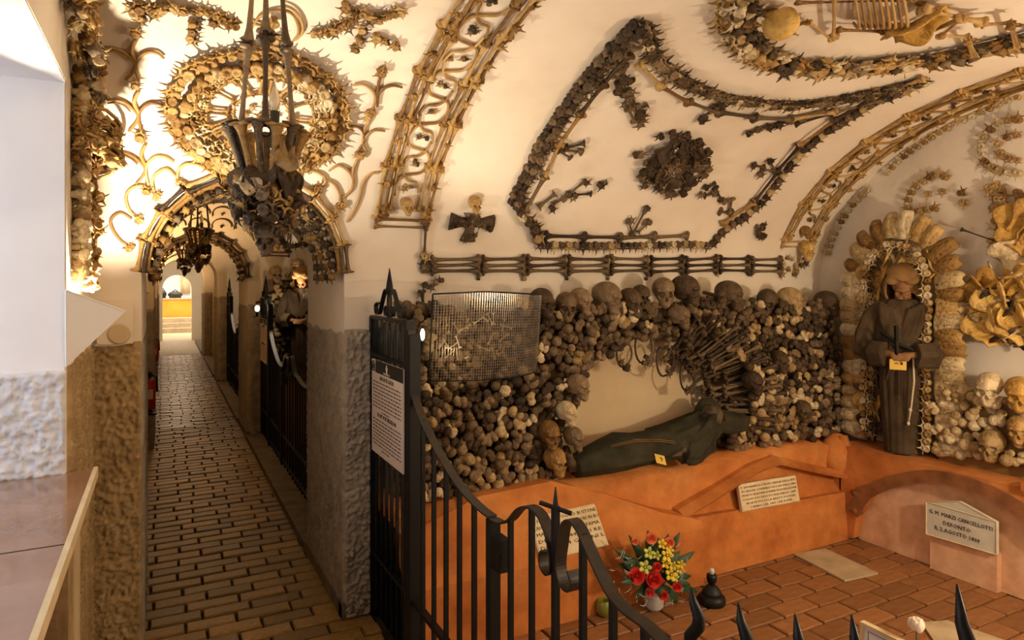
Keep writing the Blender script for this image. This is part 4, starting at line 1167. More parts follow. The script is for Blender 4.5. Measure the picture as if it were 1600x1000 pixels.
def standing_meshes():
    b = MB()
    skull_into(b, SKULL['amber'], Matrix.Translation((0,-.030,.995)) @ Euler((.55,0,.12)).to_matrix().to_4x4() @ Matrix.Diagonal((.15,.15,.15,1)))
    b.tube([(0,.02,.30),(0,.02,.6),(0,.02,.85),(0,0,.93),(0,-.03,.99)], [.07,.08,.09,.045,.04], 10)
    for s in (-1, 1):
        b.tube([(0,.01,.86),(s*.12,0,.86),(s*.165,-.01,.72),(s*.17,-.04,.615),(s*.09,-.125,.605),(s*.035,-.155,.60)], [.05,.042,.034,.03,.024,.018], 8)
        hand(b, (s*.035,-.155,.60), (-s,-.25,-.12), (0,-.9,.4), s, .095)
        b.tube([(s*.05,.0,.32),(s*.05,.0,.03),(s*.05,-.06,.02)], [.05,.03,.025], 8)
    body = solidify_remesh(b, 'body', 'mummy', .0055, 2)
    h = MB(); X = (1,0,0); Y = (0,1,0)
    cloth_loft(h, [((0,.0,.0),X,Y,.080,.065),((0,0,.06),X,Y,.088,.07),((0,0,.25),X,Y,.108,.08),((0,0,.45),X,Y,.122,.088),((0,0,.6),X,Y,.135,.095),((0,.01,.72),X,Y,.145,.10),((0,.01,.82),X,Y,.155,.095),((0,.01,.88),X,Y,.135,.085),((0,.01,.92),X,Y,.09,.07)], 40, 9, .075)
    for s in (-1, 1):
        pts = [((s*.10,.01,.88),.05),((s*.165,.0,.80),.055),((s*.195,-.01,.70),.058),((s*.20,-.03,.61),.062),((s*.14,-.095,.60),.07),((s*.07,-.135,.60),.066)]
        secs = []
        for i, (p, r) in enumerate(pts):
            t = (Vector(pts[min(i+1,5)][0])-Vector(pts[max(i-1,0)][0])).normalized(); ay = t.cross(Vector((0,1,.3))).normalized(); ax = ay.cross(t)
            secs.append((p, ax, ay, r, r*1.05))
        cloth_loft(h, secs, 20, 5, .09, s)
    for s in (-1, 1):      # folds dragged from the shoulders to the hands, and down the skirt
        for q in range(4):
            h.tube([(s*(.11-.022*q),-.055-.008*q,.90-.012*q),(s*(.10-.03*q),-.09,.80-.02*q),(s*(.07-.03*q),-.105,.70),(s*.02,-.11,.63)], [.018,.02,.017,.012], 8)
        for q in range(5):
            a = -PI/2 + s*(.18+.36*q); h.tube([(.115*math.cos(a),.085*math.sin(a),.58),(.105*math.cos(a)+.01*math.sin(q*3),.075*math.sin(a),.34),(.088*math.cos(a),.066*math.sin(a),.12),(.080*math.cos(a),.064*math.sin(a),.01)], [.012,.018,.020,.022], 8)
        for q in range(3): h.tube([(s*.19,-.03,.74-.05*q),(s*.17,-.075,.66-.03*q),(s*.10,-.135,.64-.03*q)], [.02,.024,.018], 8)
    habit = solidify_remesh(h, 'habit', 'habit_mid', .0065, 2)
    # hood: a deep shell over the bowed head, open at the front
    g = MB(); rings = []
    for j in range(11):
        e = -1.25 + 2.75*j/10; rr = math.cos(e)**.75 if math.cos(e) > 0 else 0.02
        ring = []
        for k in range(21):
            q = (-.13+1.26*k/20)*PI; fr = 1+.05*math.sin(5*q+j)
            ring.append(Vector((.108*rr*fr*math.cos(q)+.004, .015+.112*rr*fr*math.sin(q)-.03*max(0,j-6)/4, .985+.132*math.sin(e)+.012*math.sin(2*q))))
        rings.append(ring)
    n = 21; m = 11; vs = [p for r in rings for p in r]
    inner = [Vector((p.x*.86, .015+(p.y-.015)*.86, .985+(p.z-.985)*.9)) for p in vs]; K = len(vs); fs = []
    for j in range(m-1):
        for k in range(n-1):
            q = (j*n+k, j*n+k+1, (j+1)*n+k+1, (j+1)*n+k); fs += [q, tuple(K+x for x in reversed(q))]
    bd = list(range(n))+[j*n+n-1 for j in range(1,m)]+[(m-1)*n+k for k in range(n-2,-1,-1)]+[j*n for j in range(m-2,0,-1)]
    for k in range(len(bd)): a_, b_ = bd[k], bd[(k+1)%len(bd)]; fs.append((b_, a_, K+a_, K+b_))
    g.add(vs+inner, fs)
    for k in range(3):      # brow of the hood hanging over the face
        g.ell((-.05+.05*k,-.092+.012*abs(k-1),1.055-.022*abs(k-1)), (.042,.036,.022), 10, 7, Euler((.9,0,0)).to_matrix())
    g.ell((0,-.04,1.085), (.088,.088,.036), 14, 8, Euler((.55,0,0)).to_matrix())
    hood = solidify_remesh(g, 'hood', 'hood', .006, 3)
    return body, habit, hood
SB, SH, SHD = standing_meshes()
def standing_figure(loc, ang, label, sc=1.0):
    t = link('person', None, Matrix.Translation(Vector(loc)) @ Matrix.Rotation(ang, 4, 'Z') @ Matrix.Scale(sc, 4)); tag(t, label, 'person')
    W = WM[t.name]
    link('body', SB, W.copy(), t)
    hb = link('habit', SH, W.copy(), t)
    link('hood', SHD, W.copy(), hb)
    return t, W
SF = Vector((3.92, 2.485, .576))
fig, FW = standing_figure(SF, math.radians(-62), 'mummified person in brown hooded habit standing with crossed hands in the bone-framed niche')
def wpart(name, mb, mat, parent, smooth=True): return link(name, mb.mesh(name, mat, smooth), WM[parent.name].copy(), parent)
mb = MB(); mb.tube([(.06,-.125,.60),(.065,-.128,.45),(.05,-.118,.30),(.035,-.105,.20)], .0055, 6); mb.ell((.045,-.115,.28),(.010,.010,.014),7,5); mb.ell((.035,-.106,.20),(.009,.009,.012),7,5); wpart('rope_cord', mb, 'cord', fig)
mb = MB(); mb.box((-.055,-.172,.515),(.03,-.168,.575)); tg = wpart('name_tag', mb, 'yellow_tag', fig, False)
mb = MB(); mb.box((-.03,-.1745,.55),(-.01,-.172,.555)); mb.box((0,-.1745,.545),(.012,-.172,.56)); link('writing', mb.mesh('writing','ink',False), WM[fig.name].copy(), tg)
mb = MB(); mb.tube([(-.105,-.135,.735),(-.02,-.16,.665),(.07,-.14,.625)], .011, 4); mb.tube([(-.022,-.165,.77),(-.020,-.17,.67),(-.018,-.165,.60)], .012, 4)
tag(link('crucifix', mb.mesh('crucifix','iron',False), FW.copy()), 'black wooden cross held against the standing figure\'s chest', 'cross')
mb = MB(); mb.tube([(-.06,-.13,.52),(-.075,-.125,.45)], .018, 4, .4); mb.tube([(.0,-.12,.50),(.0,-.118,.36)], .011, 4, .4); wpart('scapular', mb, 'habit', fig, False)

# --- reclining figure on the ledge in the niche
b = MB(); Hd = onY(1112, 652, 2.88)
skull_into(b, SKULL['pile'], Matrix.Translation(Hd) @ Euler((.2,.55,-.35)).to_matrix().to_4x4() @ Matrix.Diagonal((.16,.16,.16,1)))
b.tube([(1.80,2.87,.665),(2.12,2.87,.72),(2.42,2.89,.73),(2.62,2.92,.735),(2.76,2.94,.765),(Hd.x,2.91,Hd.z-.05)], [.03,.04,.05,.055,.05,.035], 10)
b.tube([(2.76,2.90,.83),(2.66,2.84,.74),(2.56,2.80,.665),(2.47,2.785,.70)], [.045,.036,.03,.022], 8)
hand(b, (2.47,2.785,.70), (-1,-.1,-.15), (0,-.6,.8), 1, .09)
b.tube([(1.86,2.85,.66),(1.80,2.84,.70),(1.79,2.83,.745)], [.03,.026,.016], 8); b.tube([(1.86,2.89,.66),(1.81,2.90,.70),(1.805,2.90,.74)], [.03,.026,.016], 8)
rp = thing('person', (2.3, 2.86, .61), 'mummified person in blackish habit reclining in the arched niche of the bone wall', 'person')
bo = link('body', solidify_remesh(b, 'body', 'mummy_dark', .006, 2), None, rp)
h = MB()
Yv, Zv = (0,1,0), (-.15,0,1)
cloth_loft(h, [((1.83,2.86,.665),Yv,Zv,.075,.05),((1.90,2.86,.68),Yv,Zv,.095,.065),((2.02,2.86,.70),Yv,Zv,.105,.085),((2.12,2.865,.715),Yv,Zv,.11,.098),((2.24,2.87,.71),Yv,Zv,.115,.085),((2.38,2.88,.71),Yv,Zv,.125,.085),((2.46,2.88,.72),Yv,Zv,.12,.09)], 26, 6, .05)
cloth_loft(h, [((2.40,2.885,.715),Yv,(-.5,0,1),.12,.09),((2.52,2.90,.725),Yv,(-.5,0,1),.125,.092),((2.64,2.915,.74),Yv,(-.5,0,1),.125,.10),((2.76,2.94,.765),Yv,(-.5,0,1),.115,.095),((2.86,2.96,.785),Yv,(-.5,0,1),.09,.075)], 26, 8, .11)
h.ell((2.77,2.92,.80), (.07,.07,.06), 12, 8)
cloth_loft(h, [((2.79,2.89,.81),(.3,1,0),(0,0,1),.06,.07),((2.70,2.83,.77),(.3,1,.2),(0,.2,1),.075,.085),((2.58,2.79,.69),(.3,1,.2),(.4,.2,1),.07,.075),((2.50,2.785,.69),(.3,1,.2),(.5,.2,1),.055,.06)], 22, 6, .12)
cloth_loft(h, [((2.62,2.81,.80),(1,0,.6),(0,1,0),.09,.03),((2.56,2.80,.72),(1,0,.4),(0,1,0),.12,.035),((2.60,2.79,.64),(1,0,.2),(0,1,0),.13,.04)], 24, 8, .12)
for q in range(5): h.tube([(1.86+.02*q,2.80+.012*q,.655+.018*q),(2.05,2.765+.02*q,.67+.028*q),(2.25,2.758+.018*q,.68+.025*q),(2.42,2.765+.018*q,.70+.02*q)], [.008,.014,.014,.010], 8)
for q in range(6): h.tube([(2.78,2.84,.86-.02*q),(2.68,2.80,.79-.025*q),(2.58,2.765,.73-.02*q),(2.50,2.765,.70-.016*q)], [.014,.018,.018,.012], 8)
# cowl round the head
h.ell(Hd+Vector((.05,.085,.01)), (.088,.062,.085), 14, 10); h.ell(Hd+Vector((.0,.07,-.11)), (.11,.07,.05), 12, 8)
cloth_loft(h, [(Hd+Vector((.08,.05,-.03)),(0,1,0),(0,0,1),.07,.07),(Hd+Vector((.18,.05,-.06)),(0,1,0),(0,0,1),.06,.07),(Hd+Vector((.32,.06,-.07)),(0,1,0),(0,0,1),.05,.05)], 18, 5, .1)
link('habit', solidify_remesh(h, 'habit', 'habit_green', .0075, 2), None, rp)
p0 = onY(1031, 716, 2.745)
mb = MB(); q = [Vector((-.035,0,.028)),Vector((.03,0,.008)),Vector((.045,0,-.042)),Vector((-.02,0,-.022))]; mb.prism([p0+a for a in q], (0,.004,0)); tg = part('name_tag', mb, 'yellow_tag', rp)
mb = MB(); mb.tube([p0+Vector((0,-.001,.004)),p0+Vector((.015,-.001,-.004)),p0+Vector((.01,-.001,-.018))], .0025, 4); part('writing', mb, 'ink', tg)
mb = MB(); mb.tube([(2.00,2.775,.775),(2.15,2.765,.79),(2.30,2.757,.775),(2.40,2.752,.755)], .0022, 6); mb.tube([(2.00,2.772,.768),(2.15,2.762,.782),(2.30,2.752,.767),(2.40,2.75,.745)], .0022, 6); part('rope_cord', mb, 'hood', rp, True)

# ================================================================== niche of the standing figure
def wallB(u, v, X=4.04): return onX(u, v, X)
t = thing('bone_niche', (4.05, 2.57, .58), 'arched surround of sacrum bones and vertebrae framing the standing hooded figure', 'niche')
YC, ZS, RN = 2.535, 1.60, .262
def npath(r, z0=.62):
    pts = []
    for i in range(13): pts.append((YC+r, z0+(ZS-z0)*i/13))
    for i in range(15): a = PI*i/14; pts.append((YC+r*math.cos(a), ZS+r*1.15*math.sin(a)))
    for i in range(13): pts.append((YC-r, ZS-(ZS-z0)*(i+1)/13))
    return [(Vector((4.02, y, z)), Vector((-1,0,0))) for y, z in pts]
for P, n, T in resample(npath(RN), .080):
    B = n.cross(T); out = Vector((0, P.y-YC, max(0,P.z-ZS)*1.0)).normalized()
    z = (n + out*R.uniform(-.2,.3)+T*R.uniform(-.2,.2)).normalized()
    put('sacrum', SACR[R.choice(['pale','pale','gold'])], P+n*.05+out*.03, out.cross(z), z, .125*R.uniform(.9,1.12), t)
chain(t, [(P+n*.09, n) for P, n in npath(RN-.06)], .042, .05, 'pale', side=-1, jit=.4, lift=.4, mats=['pale','pale','gold'])
chain(t, [(P+n*.06, n) for P, n in npath(RN-.085)], .046, .05, 'pale', side=-1, jit=.5, lift=.4, mats=['pale','gold','pile'])
chain(t, [(P+n*.04, n) for P, n in npath(RN-.02)], .05, .05, 'gold', side=1, jit=.6, lift=.5, mats=['gold','pile'])
for y, z, s, mt in [(y-.05, z, s, m_) for y, z, s, m_ in [(2.74,1.62,.15,'amber'),(2.70,1.74,.15,'amber'),(2.58,1.80,.14,'pale'),(2.45,1.70,.16,'amber'),(2.44,1.60,.13,'amber'),(2.76,1.48,.13,'amber'),(2.76,1.08,.14,'pile'),(2.76,.95,.14,'pile'),(2.77,.82,.14,'amber'),(2.76,.70,.13,'pile')]]:
    put('hip_bone', HIP[mt], (3.98, y, z), (R.uniform(-.3,.3), 1, R.uniform(-.6,.6)), (-1, R.uniform(-.3,.3), R.uniform(-.2,.4)), s, t)

# ================================================================== bone pile right of the standing figure
SKB = [(1545,604,.17,-1.3,'pale skull on top of the round bone ends, right of the standing figure'),(1592,612,.17,-1.1,'amber skull at the right edge on top of the bone pile'),(1550,692,.16,-1.5,'pale skull embedded in the pile of round bone ends'),(1592,668,.14,-1.2,'brown skull at the right edge within the bone pile')]
takB = []
for i, (u, v, s, a, lab) in enumerate(SKB):
    P = onX(u, v, 3.90); o = put('skull', SKULL[('pale','amber','pale','gold')[i]], P, (math.cos(a), math.sin(a), 0), (-.15, 0, 1), s); tag(o, lab, 'skull', 'skulls on the right-hand pile'); takB.append((P.y, P.z, s*.42))
cb = [0]
def ball_B(y, z):
    if any((y-a)**2+(z-b)**2 < r*r for a, b, r in takB): return
    cb[0] += 1
    small = y < 2.2 and R.random() < .8
    d = Vector((-1, R.gauss(-.2,.25), R.gauss(.1,.25))).normalized()
    if small: o = put('arm_bone', BALL, (3.925+R.uniform(-.015,.015), y, z), (0,1,R.uniform(-1,1)), d, .058*R.uniform(.85,1.2))
    else: o = put('arm_bone', COND['pale'][R.choice((0,1,2))], (3.93+R.uniform(-.02,.02), y, z), (0,R.uniform(-1,1),R.uniform(-1,1)), d, .07*R.uniform(.8,1.1))
    zone = 'low along the ledge' if z < .75 else ('near the top of the pile' if z > .95 else ('in the middle of the pile' if y < 2.08 else 'beside the niche surround'))
    tag(o, f"pale {'round ball-headed' if small else 'knobbed'} bone right of the standing figure, {zone}", 'bone', 'round bone ends in the right-hand pile')
scatter_wall(lambda y, z: z < 1.06-.12*max(0, y-2.12)*6, 1.30, 2.30, .655, 1.10, .058, ball_B)
mb = MB(); mb.box((3.96, 1.25, ZT+.003), (4.09, 2.30, .97)); o = part('bone_fill', mb, 'gold', None, False, 'stuff'); tag(o, 'core of the right-hand bone pile behind the round bone ends', 'bones')
# --- fan of hip bones on the end wall above the pile
t = thing('hip_bone_fan', onX(1560, 480, 4.06), 'fan of large amber and cream hip bones on the end wall at the right', 'bone ornament')
for i in range(36):
    u = 1518 + 95*R.random()**.8; v = 480+R.uniform(-48,48)*min(1, (u-1500)/45)
    P = onX(u, v, 4.03-.05*R.random()); put('hip_bone', HIP[R.choice(['amber','pale','pale','amber','pile'])], P, (R.uniform(-.3,.3), R.uniform(-1,1), R.uniform(-1,1)), (-1, R.uniform(-.5,.3), R.uniform(-.3,.5)), .12*R.uniform(.8,1.2), t)
for u, v, s in [(1545,510,.15),(1560,470,.15),(1590,505,.16)]: put('hip_bone', HIP['amber'], onX(u,v,3.97), (0,1,R.uniform(-.5,.5)), (-1,-.2,.1), s, t)
t = thing('hip_bone_wing', onX(1592, 355, 4.05), 'bright yellow hip-bone wing at the right edge of the end wall', 'bone ornament')
for u, v, a in [(1590,350,.4),(1600,368,-.3),(1612,345,.9)]: put('hip_bone', HIP['amber'], onX(u, v, 4.02), (0,math.cos(a),math.sin(a)), (-1,-.2,.1), .15, t)
# --- hand-held rod with a strip of cloth
t = thing('bone_rod', onX(1540, 375, 4.03), 'thin dark bone rod with a flat scapula hanging on the end wall', 'bone ornament')
long_between(t, onX(1502,358,4.03), onX(1572,382,4.03), (-1,0,0), .02, 'dark'); put('shoulder_blade', HIP['pale'], onX(1585,396,4.02), (0,-.6,-.8), (-1,0,.1), .16, t)
# --- stacked vertebra column and dotted figures on the end wall
t = thing('vertebra_stack', onX(1562, 330, 4.06), 'upright stack of pale vertebrae on the end wall above the hip-bone fan', 'bone ornament')
for i in range(46):
    f = R.random(); put('vertebra', VERT[R.choice(['pale','pale','gold'])], onX(1560+R.uniform(-14,14)*(.5+.9*f)+6*f, 290+90*f, 4.065), (0,R.uniform(-1,1),R.uniform(-1,1)), (-1,R.uniform(-.3,.3),.1), .045, t)
for u, v in [(1545,292),(1590,300),(1600,306)]: put('vertebra', VERT['gold'], onX(u,v,4.065), (0,1,.2), (-1,0,0), .05, t)
def dots(label, px, mat='pale', size=.042, closed=False, dens=.047):
    pn = [(onX(u, v, 4.085), Vector((-1,0,0))) for u, v in catmull([tuple(map(float,p)) for p in px], 5)]
    t = thing('vertebra_row', pn[len(pn)//2][0], label, 'bone ornament', 'vertebra rows on the end wall')
    chain(t, pn, dens, size, mat, side=1, jit=.25, lift=.35, mats=[mat, mat, 'gold']); return t
dots('dotted vertebra row following the foot of the right-hand band', [(1296,400),(1304,372),(1320,342),(1340,316),(1362,294)])
dots('dotted vertebra row rising under the right-hand band', [(1384,276),(1405,254),(1435,232),(1465,212),(1500,192),(1550,170),(1600,150)])
dots('broken arch of vertebrae above the standing figure niche', [(1420,330),(1422,312),(1432,294),(1450,282),(1466,274),(1484,280)], 'gold')
dots('short level row of vertebrae closing the small arch', [(1424,334),(1445,330),(1470,326)], 'gold')
dots('short right limb of the small vertebra arch', [(1500,296),(1508,310),(1503,324)], 'gold')
dots('outer ring of vertebrae at the right edge of the end wall', [(1600,270),(1570,268),(1545,255),(1536,232),(1546,208),(1570,192),(1600,188)], 'pale')
dots('inner ring of vertebrae at the right edge of the end wall', [(1600,250),(1575,246),(1562,232),(1570,218),(1600,212)], 'gold')
t = thing('vertebra_pair', onX(1455,300,4.08), 'two small vertebrae inside the small arch on the end wall', 'bone ornament')
for u, v in [(1450,302),(1472,298),(1456,275)]: put('vertebra', VERT['gold'], onX(u,v,4.08), (0,1,0), (-1,0,0), .04, t)

# ================================================================== wire guard over the lamp
t = thing('wire_guard', (1.4, 2.85, 1.16), 'curved wire-mesh guard over lit bones at the left end of the bone wall', 'guard')
def gp(a, b):        # a across, b up
    X = 1.07 + .60*a; top = 1.555 - .03*abs(a-.35); z = 1.15 + (top-1.15)*b
    y = 2.90 - .16*math.sin(PI*min(1, a*.9+.1))**.7 + .05*(1-b)
    return Vector((X, y, z))
mb = MB()
for i in range(53):
    a = i/52; mb.tube([gp(a, j/6) for j in range(7)], .0012, 4)
for j in range(31):
    b_ = j/30; mb.tube([gp(i/16, b_) for i in range(17)], .0007, 4)
part('wire_mesh', mb, 'wire', t, False, 'stuff')
mb = MB(); mb.tube([gp(i/16, 1) for i in range(17)], .004, 6); mb.tube([gp(i/16, 0) for i in range(17)], .003, 6); mb.tube([gp(1, j/6) for j in range(7)], .003, 6); mb.tube([gp(0, j/6) for j in range(7)], .004, 6); part('rim_wire', mb, 'iron', t)
mb = MB()
mb.tube([(1.0,2.86,1.22),(1.0,2.80,1.30),(1.0,2.78,1.345)], .012, 8)
lt = thing('wall_lamp', (1.03,2.8,1.2), 'small lamp on a bracket left of the wire guard', 'lamp')
part('bracket', mb, 'iron', lt); mb = MB(); mb.ell((1.0,2.77,1.37),(.010,.010,.026),10,8); part('bulb', mb, 'bulb', lt, True)
# lit bones behind the guard
for i in range(26):
    x = 1.16+.36*R.random(); z = 1.20+.24*R.random()
    o = put('finger_bone', LONG['pale'], (x, 2.97+R.uniform(-.03,.03), z), (R.uniform(-1,1), R.uniform(-.3,.3), R.uniform(-1,1)), (0,-1,0), (.065, .16, .16)); tag(o, 'small pale bone lying behind the wire guard', 'bone', 'bones behind the wire guard')

# ================================================================== second chapel seen through the corridor arch
DY = PITCH
SK2 = [(431,426,.17,'round skull at the left of the second chapel\'s top row'),(465,415,.18,'tallest skull above the hooded figure behind the second gate'),(492,424,.17,'dark skull right of the tallest in the second chapel'),(508,462,.15,'brown skull beside the hood behind the second gate'),(447,447,.13,'small skull left of the hood behind the second gate')]
tk2 = []
for u, v, s, lab in SK2:
    P = onY(u, v, 2.97+DY); o = put('skull', SKULL['pile'], P, (1,R.uniform(-.4,.4),0), (0,-.1,1), s); tag(o, lab, 'skull', 'skulls in the second chapel'); tk2.append((P.x,P.z,.07))
def reg2(x, z): return .93 < x < 1.78 and .66 < z < (1.70 if x > 1.0 else 1.45) 
def bone2(x, z):
    if any((x-a)**2+(z-b)**2 < r*r for a, b, r in tk2): return
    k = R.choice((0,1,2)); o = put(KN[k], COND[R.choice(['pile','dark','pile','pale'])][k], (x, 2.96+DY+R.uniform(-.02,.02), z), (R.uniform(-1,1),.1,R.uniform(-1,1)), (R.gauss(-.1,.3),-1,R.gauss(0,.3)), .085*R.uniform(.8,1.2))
    zone = 'high beside the skulls' if z > 1.4 else ('left of the hooded figure' if x < 1.3 else 'behind the hooded figure')
    tag(o, f"{('double-knobbed', 'ball-ended', 'flat-ended')[k]} bone stacked end-on in the second chapel, {zone}", 'bone', 'bones stacked in the second chapel')
scatter_wall(reg2, .93, 1.8, .66, 1.75, .070, bone2)
mb = MB(); mb.box((.92,3.03+DY,.6),(3.5,3.19+DY,1.62)); o = part('bone_fill', mb, 'dark', None, False, 'stuff'); tag(o, 'dark backing of the second chapel bone wall', 'bones')  # dark block added to back the stacked bones
P = onY(474, 600, 2.78+DY)
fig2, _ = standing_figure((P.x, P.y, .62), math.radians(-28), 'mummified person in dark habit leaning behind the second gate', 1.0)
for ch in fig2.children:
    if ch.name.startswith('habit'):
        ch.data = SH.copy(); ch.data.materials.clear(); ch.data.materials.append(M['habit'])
P = onY(402, 482, 2.72+DY)
lt = thing('wall_lamp', P, 'bright bare bulb glaring in the second chapel', 'lamp')
mb = MB(); mb.ell(P, (.022,.022,.03), 10, 8); part('bulb', mb, 'bulb', lt, True)
mb = MB(); mb.tube([P+Vector((0,.26,-.09)),P+Vector((0,.03,-.07)),P+Vector((0,.0,-.025))], .012, 8); part('bracket', mb, 'iron', lt)
# ================================================================== lettering
def text_part(s, parent, origin, ex, ey, width, height, mat='ink', name='lettering', align='LEFT', fit=True):
    """flat raised letters: origin is the lower left corner of the line, ex/ey unit directions"""
    cu = bpy.data.curves.new('t', 'FONT'); cu.body = s; cu.size = 1; cu.extrude = .012; cu.resolution_u = 1
    ob = bpy.data.objects.new('t', cu); col.objects.link(ob)
    dg = bpy.context.evaluated_depsgraph_get(); me = bpy.data.meshes.new_from_object(ob.evaluated_get(dg)); bpy.data.objects.remove(ob)
    xs = [v.co.x for v in me.vertices]; w = max(xs)-min(xs); x0 = min(xs)
    sx = width/w if fit else height*1.35; sy = height*1.35
    ex = Vector(ex); ey = Vector(ey); n = ex.cross(ey); o = Vector(origin)
    for v in me.vertices: v.co = ex*(v.co.x-x0)*sx + ey*v.co.y*sy + n*v.co.z*.08
    me.name = name; me.materials.clear(); me.materials.append(M[mat])
    return link(name, me, Matrix.Translation(o), parent)
def plaque(name, label, c, mat, lines, margins=.05, th=.018, cat='plaque'):
    """c: four corners (bl, br, tr, tl)"""
    bl, br, tr, tl = [Vector(p) for p in c]
    ex = (br-bl).normalized(); ey = (tl-bl); W = (br-bl).length; Hh = ey.length; ey.normalize(); n = ex.cross(ey)
    t = thing(name, (bl+br)/2, label, cat)
    mb = MB(); e = .006
    mb.loft([[bl-n*th,br-n*th,tr-n*th,tl-n*th],[bl,br,tr,tl],[bl+(ex+ey)*e+n*.004,br+(-ex+ey)*e+n*.004,tr-(ex+ey)*e+n*.004,tl+(ex-ey)*e+n*.004]]); part('tablet', mb, mat, t)
    k = len(lines); lh = Hh*(1-2*margins)/k
    for i, (s, a, b) in enumerate(lines):
        o = bl + ex*W*a + ey*(Hh*(1-margins)-lh*(i+.82)) + n*.0045
        text_part(s, t, o, ex, ey, W*(b-a), lh*.56)
    return t
# tablet on the sloping left tomb
bl = Vector((1.538, 2.672, .315)); br = Vector((1.915, 2.672, .325)); up = Vector((-.012, .105, .172))
plaque('tomb_tablet', 'large cream tablet with inscription on the left tomb behind the gate', [bl, br, br+up, bl+up], 'marble',
       [('A FELICE DA POGGIO BUSTONE', .03, .98), ('LAICO CAPUCCENO MORÍ IN BU', .03, .99), ('MA OTTOBRE CON FAMA', .04, .97), ('DI ANNI 44 E DI RE', .04, .97), ('DI MESI 4 GIORNI L', .04, .98), ('LIGIONE', .04, .36)], .05)
bl = onY(1160, 800, 2.735); br = onY(1250, 783, 2.735); up = onY(1153, 757, 2.765)-bl
plaque('tomb_tablet', 'small cream tablet with six lines under the gable at the back corner', [bl, br, br+up, bl+up], 'marble',
       [('F. GIOVANNI DI S.TROPO FAM.LIA DELLA VITE', .03, .97), ('DI GRAZIA CONVERSO DI S.GIO DELLI 1800', .03, .97), ('MORTO IN ROMA D\'ANNI 54 DI RELIGIONE', .03, .97), ('COSI DI SUO DEVOTO FIGLI NELLA CAPP', .03, .95), ('MORTE POI DI LA BEATO POSTERI', .08, .92), ('L\'ANNO DEL 1801 CHE ROMA', .14, .86)], .06)
# pedimented grey tablet on the end wall
t = thing('wall_tablet', (3.80, 2.08, .20), 'grey marble tablet with pointed top under the brown arch', 'plaque')
P = [Vector((3.798, y, z)) for y, z in [(2.262,.192),(1.905,.205),(1.905,.372),(2.085,.425),(2.262,.372)]]
mb = MB(); mb.prism(P, (-.02,0,0)); part('tablet', mb, 'marble_grey', t)
mb = MB()
for a, b in ((P[0],P[1]),(P[1],P[2]),(P[2],P[3]),(P[3],P[4]),(P[4],P[0]),(P[2],P[4])):
    mb.tube([a+Vector((-.021,0,0)), b+Vector((-.021,0,0))], .0035, 4)
part('moulding', mb, 'marble', t)
for s, y0, y1, z in (('G. M. MARZI CANCELLOTTI', 2.245, 1.925, .318), ('DEFONTO', 2.17, 2.03, .275), ('IL 2 AGOSTO 1800', 2.215, 1.985, .236)):
    text_part(s, t, (3.777, y0, z), (0,-1,0), (0,0,1), y0-y1, .022)
# worn slabs in the floor
mb = MB(); mb.prism([p+Vector((0,0,.002)) for p in SLAB], (0,0,.010)); tag(link('floor_slab', mb.mesh('floor_slab','slab',False), None), 'worn pale stone slab set in the tiled floor near the corner', 'slab')
Q = [onZ(1440,975,.003), onZ(1480,972,.003), onZ(1590,1010,.003), onZ(1480,1035,.003)]
mb = MB(); mb.prism(Q, (0,0,.009)); tag(link('floor_slab', mb.mesh('floor_slab','slab',False), None), 'ochre stone slab in the floor beside the white rose', 'slab')

# ================================================================== iron gates
def strap(mb, pts, w=.032, th=.006, n=5):
    """flat iron strap following (Y, z) points in the gate plane; width across the plane"""
    pp = catmull([tuple(map(float, p)) for p in pts], n); rings = []
    for i, (y, z) in enumerate(pp):
        a = Vector(pp[max(i-1,0)]); b = Vector(pp[min(i+1,len(pp)-1)]); tt = (b-a); tt = tt.normalized() if tt.length > 0 else Vector((1,0)); nn = Vector((-tt.y, tt.x))*th/2
        rings.append([Vector((XG-w/2, y+nn.x, z+nn.y)), Vector((XG+w/2, y+nn.x, z+nn.y)), Vector((XG+w/2, y-nn.x, z-nn.y)), Vector((XG-w/2, y-nn.x, z-nn.y))])
    mb.loft(rings)
def rail_z(y, pts):
    pp = sorted(catmull([tuple(map(float, p)) for p in pts], 6))
    for a, b in zip(pp, pp[1:]):
        if a[0] <= y <= b[0]: return a[1]+(b[1]-a[1])*(y-a[0])/max(1e-6, b[0]-a[0])
    return pp[0][1]
RAIL1 = [(2.625,1.40),(2.615,1.28),(2.585,1.15),(2.50,1.07),(2.36,.995),(2.20,.93),(2.08,.895),(1.95,.878),(1.865,.876)]
RAIL2 = [(1.855,.872),(1.80,.878),(1.74,.905),(1.68,.955),(1.62,.98),(1.56,.975),(1.52,.94),(1.50,.90)]
SCR2 = [(1.50,.90),(1.495,.86),(1.515,.835),(1.545,.845),(1.55,.875),(1.535,.89)]
RAIL3 = [(1.455,.93),(1.44,.985),(1.41,1.010),(1.37,1.0),(1.32,.955),(1.25,.90),(1.19,.882),(1.12,.880),(1.05,.868),(.95,.855),(.80,.85),(.65,.87),(.50,.92),(.35,.96)]
SCR3 = [(1.455,.93),(1.465,.875),(1.445,.838),(1.41,.835),(1.395,.86),(1.41,.885)]
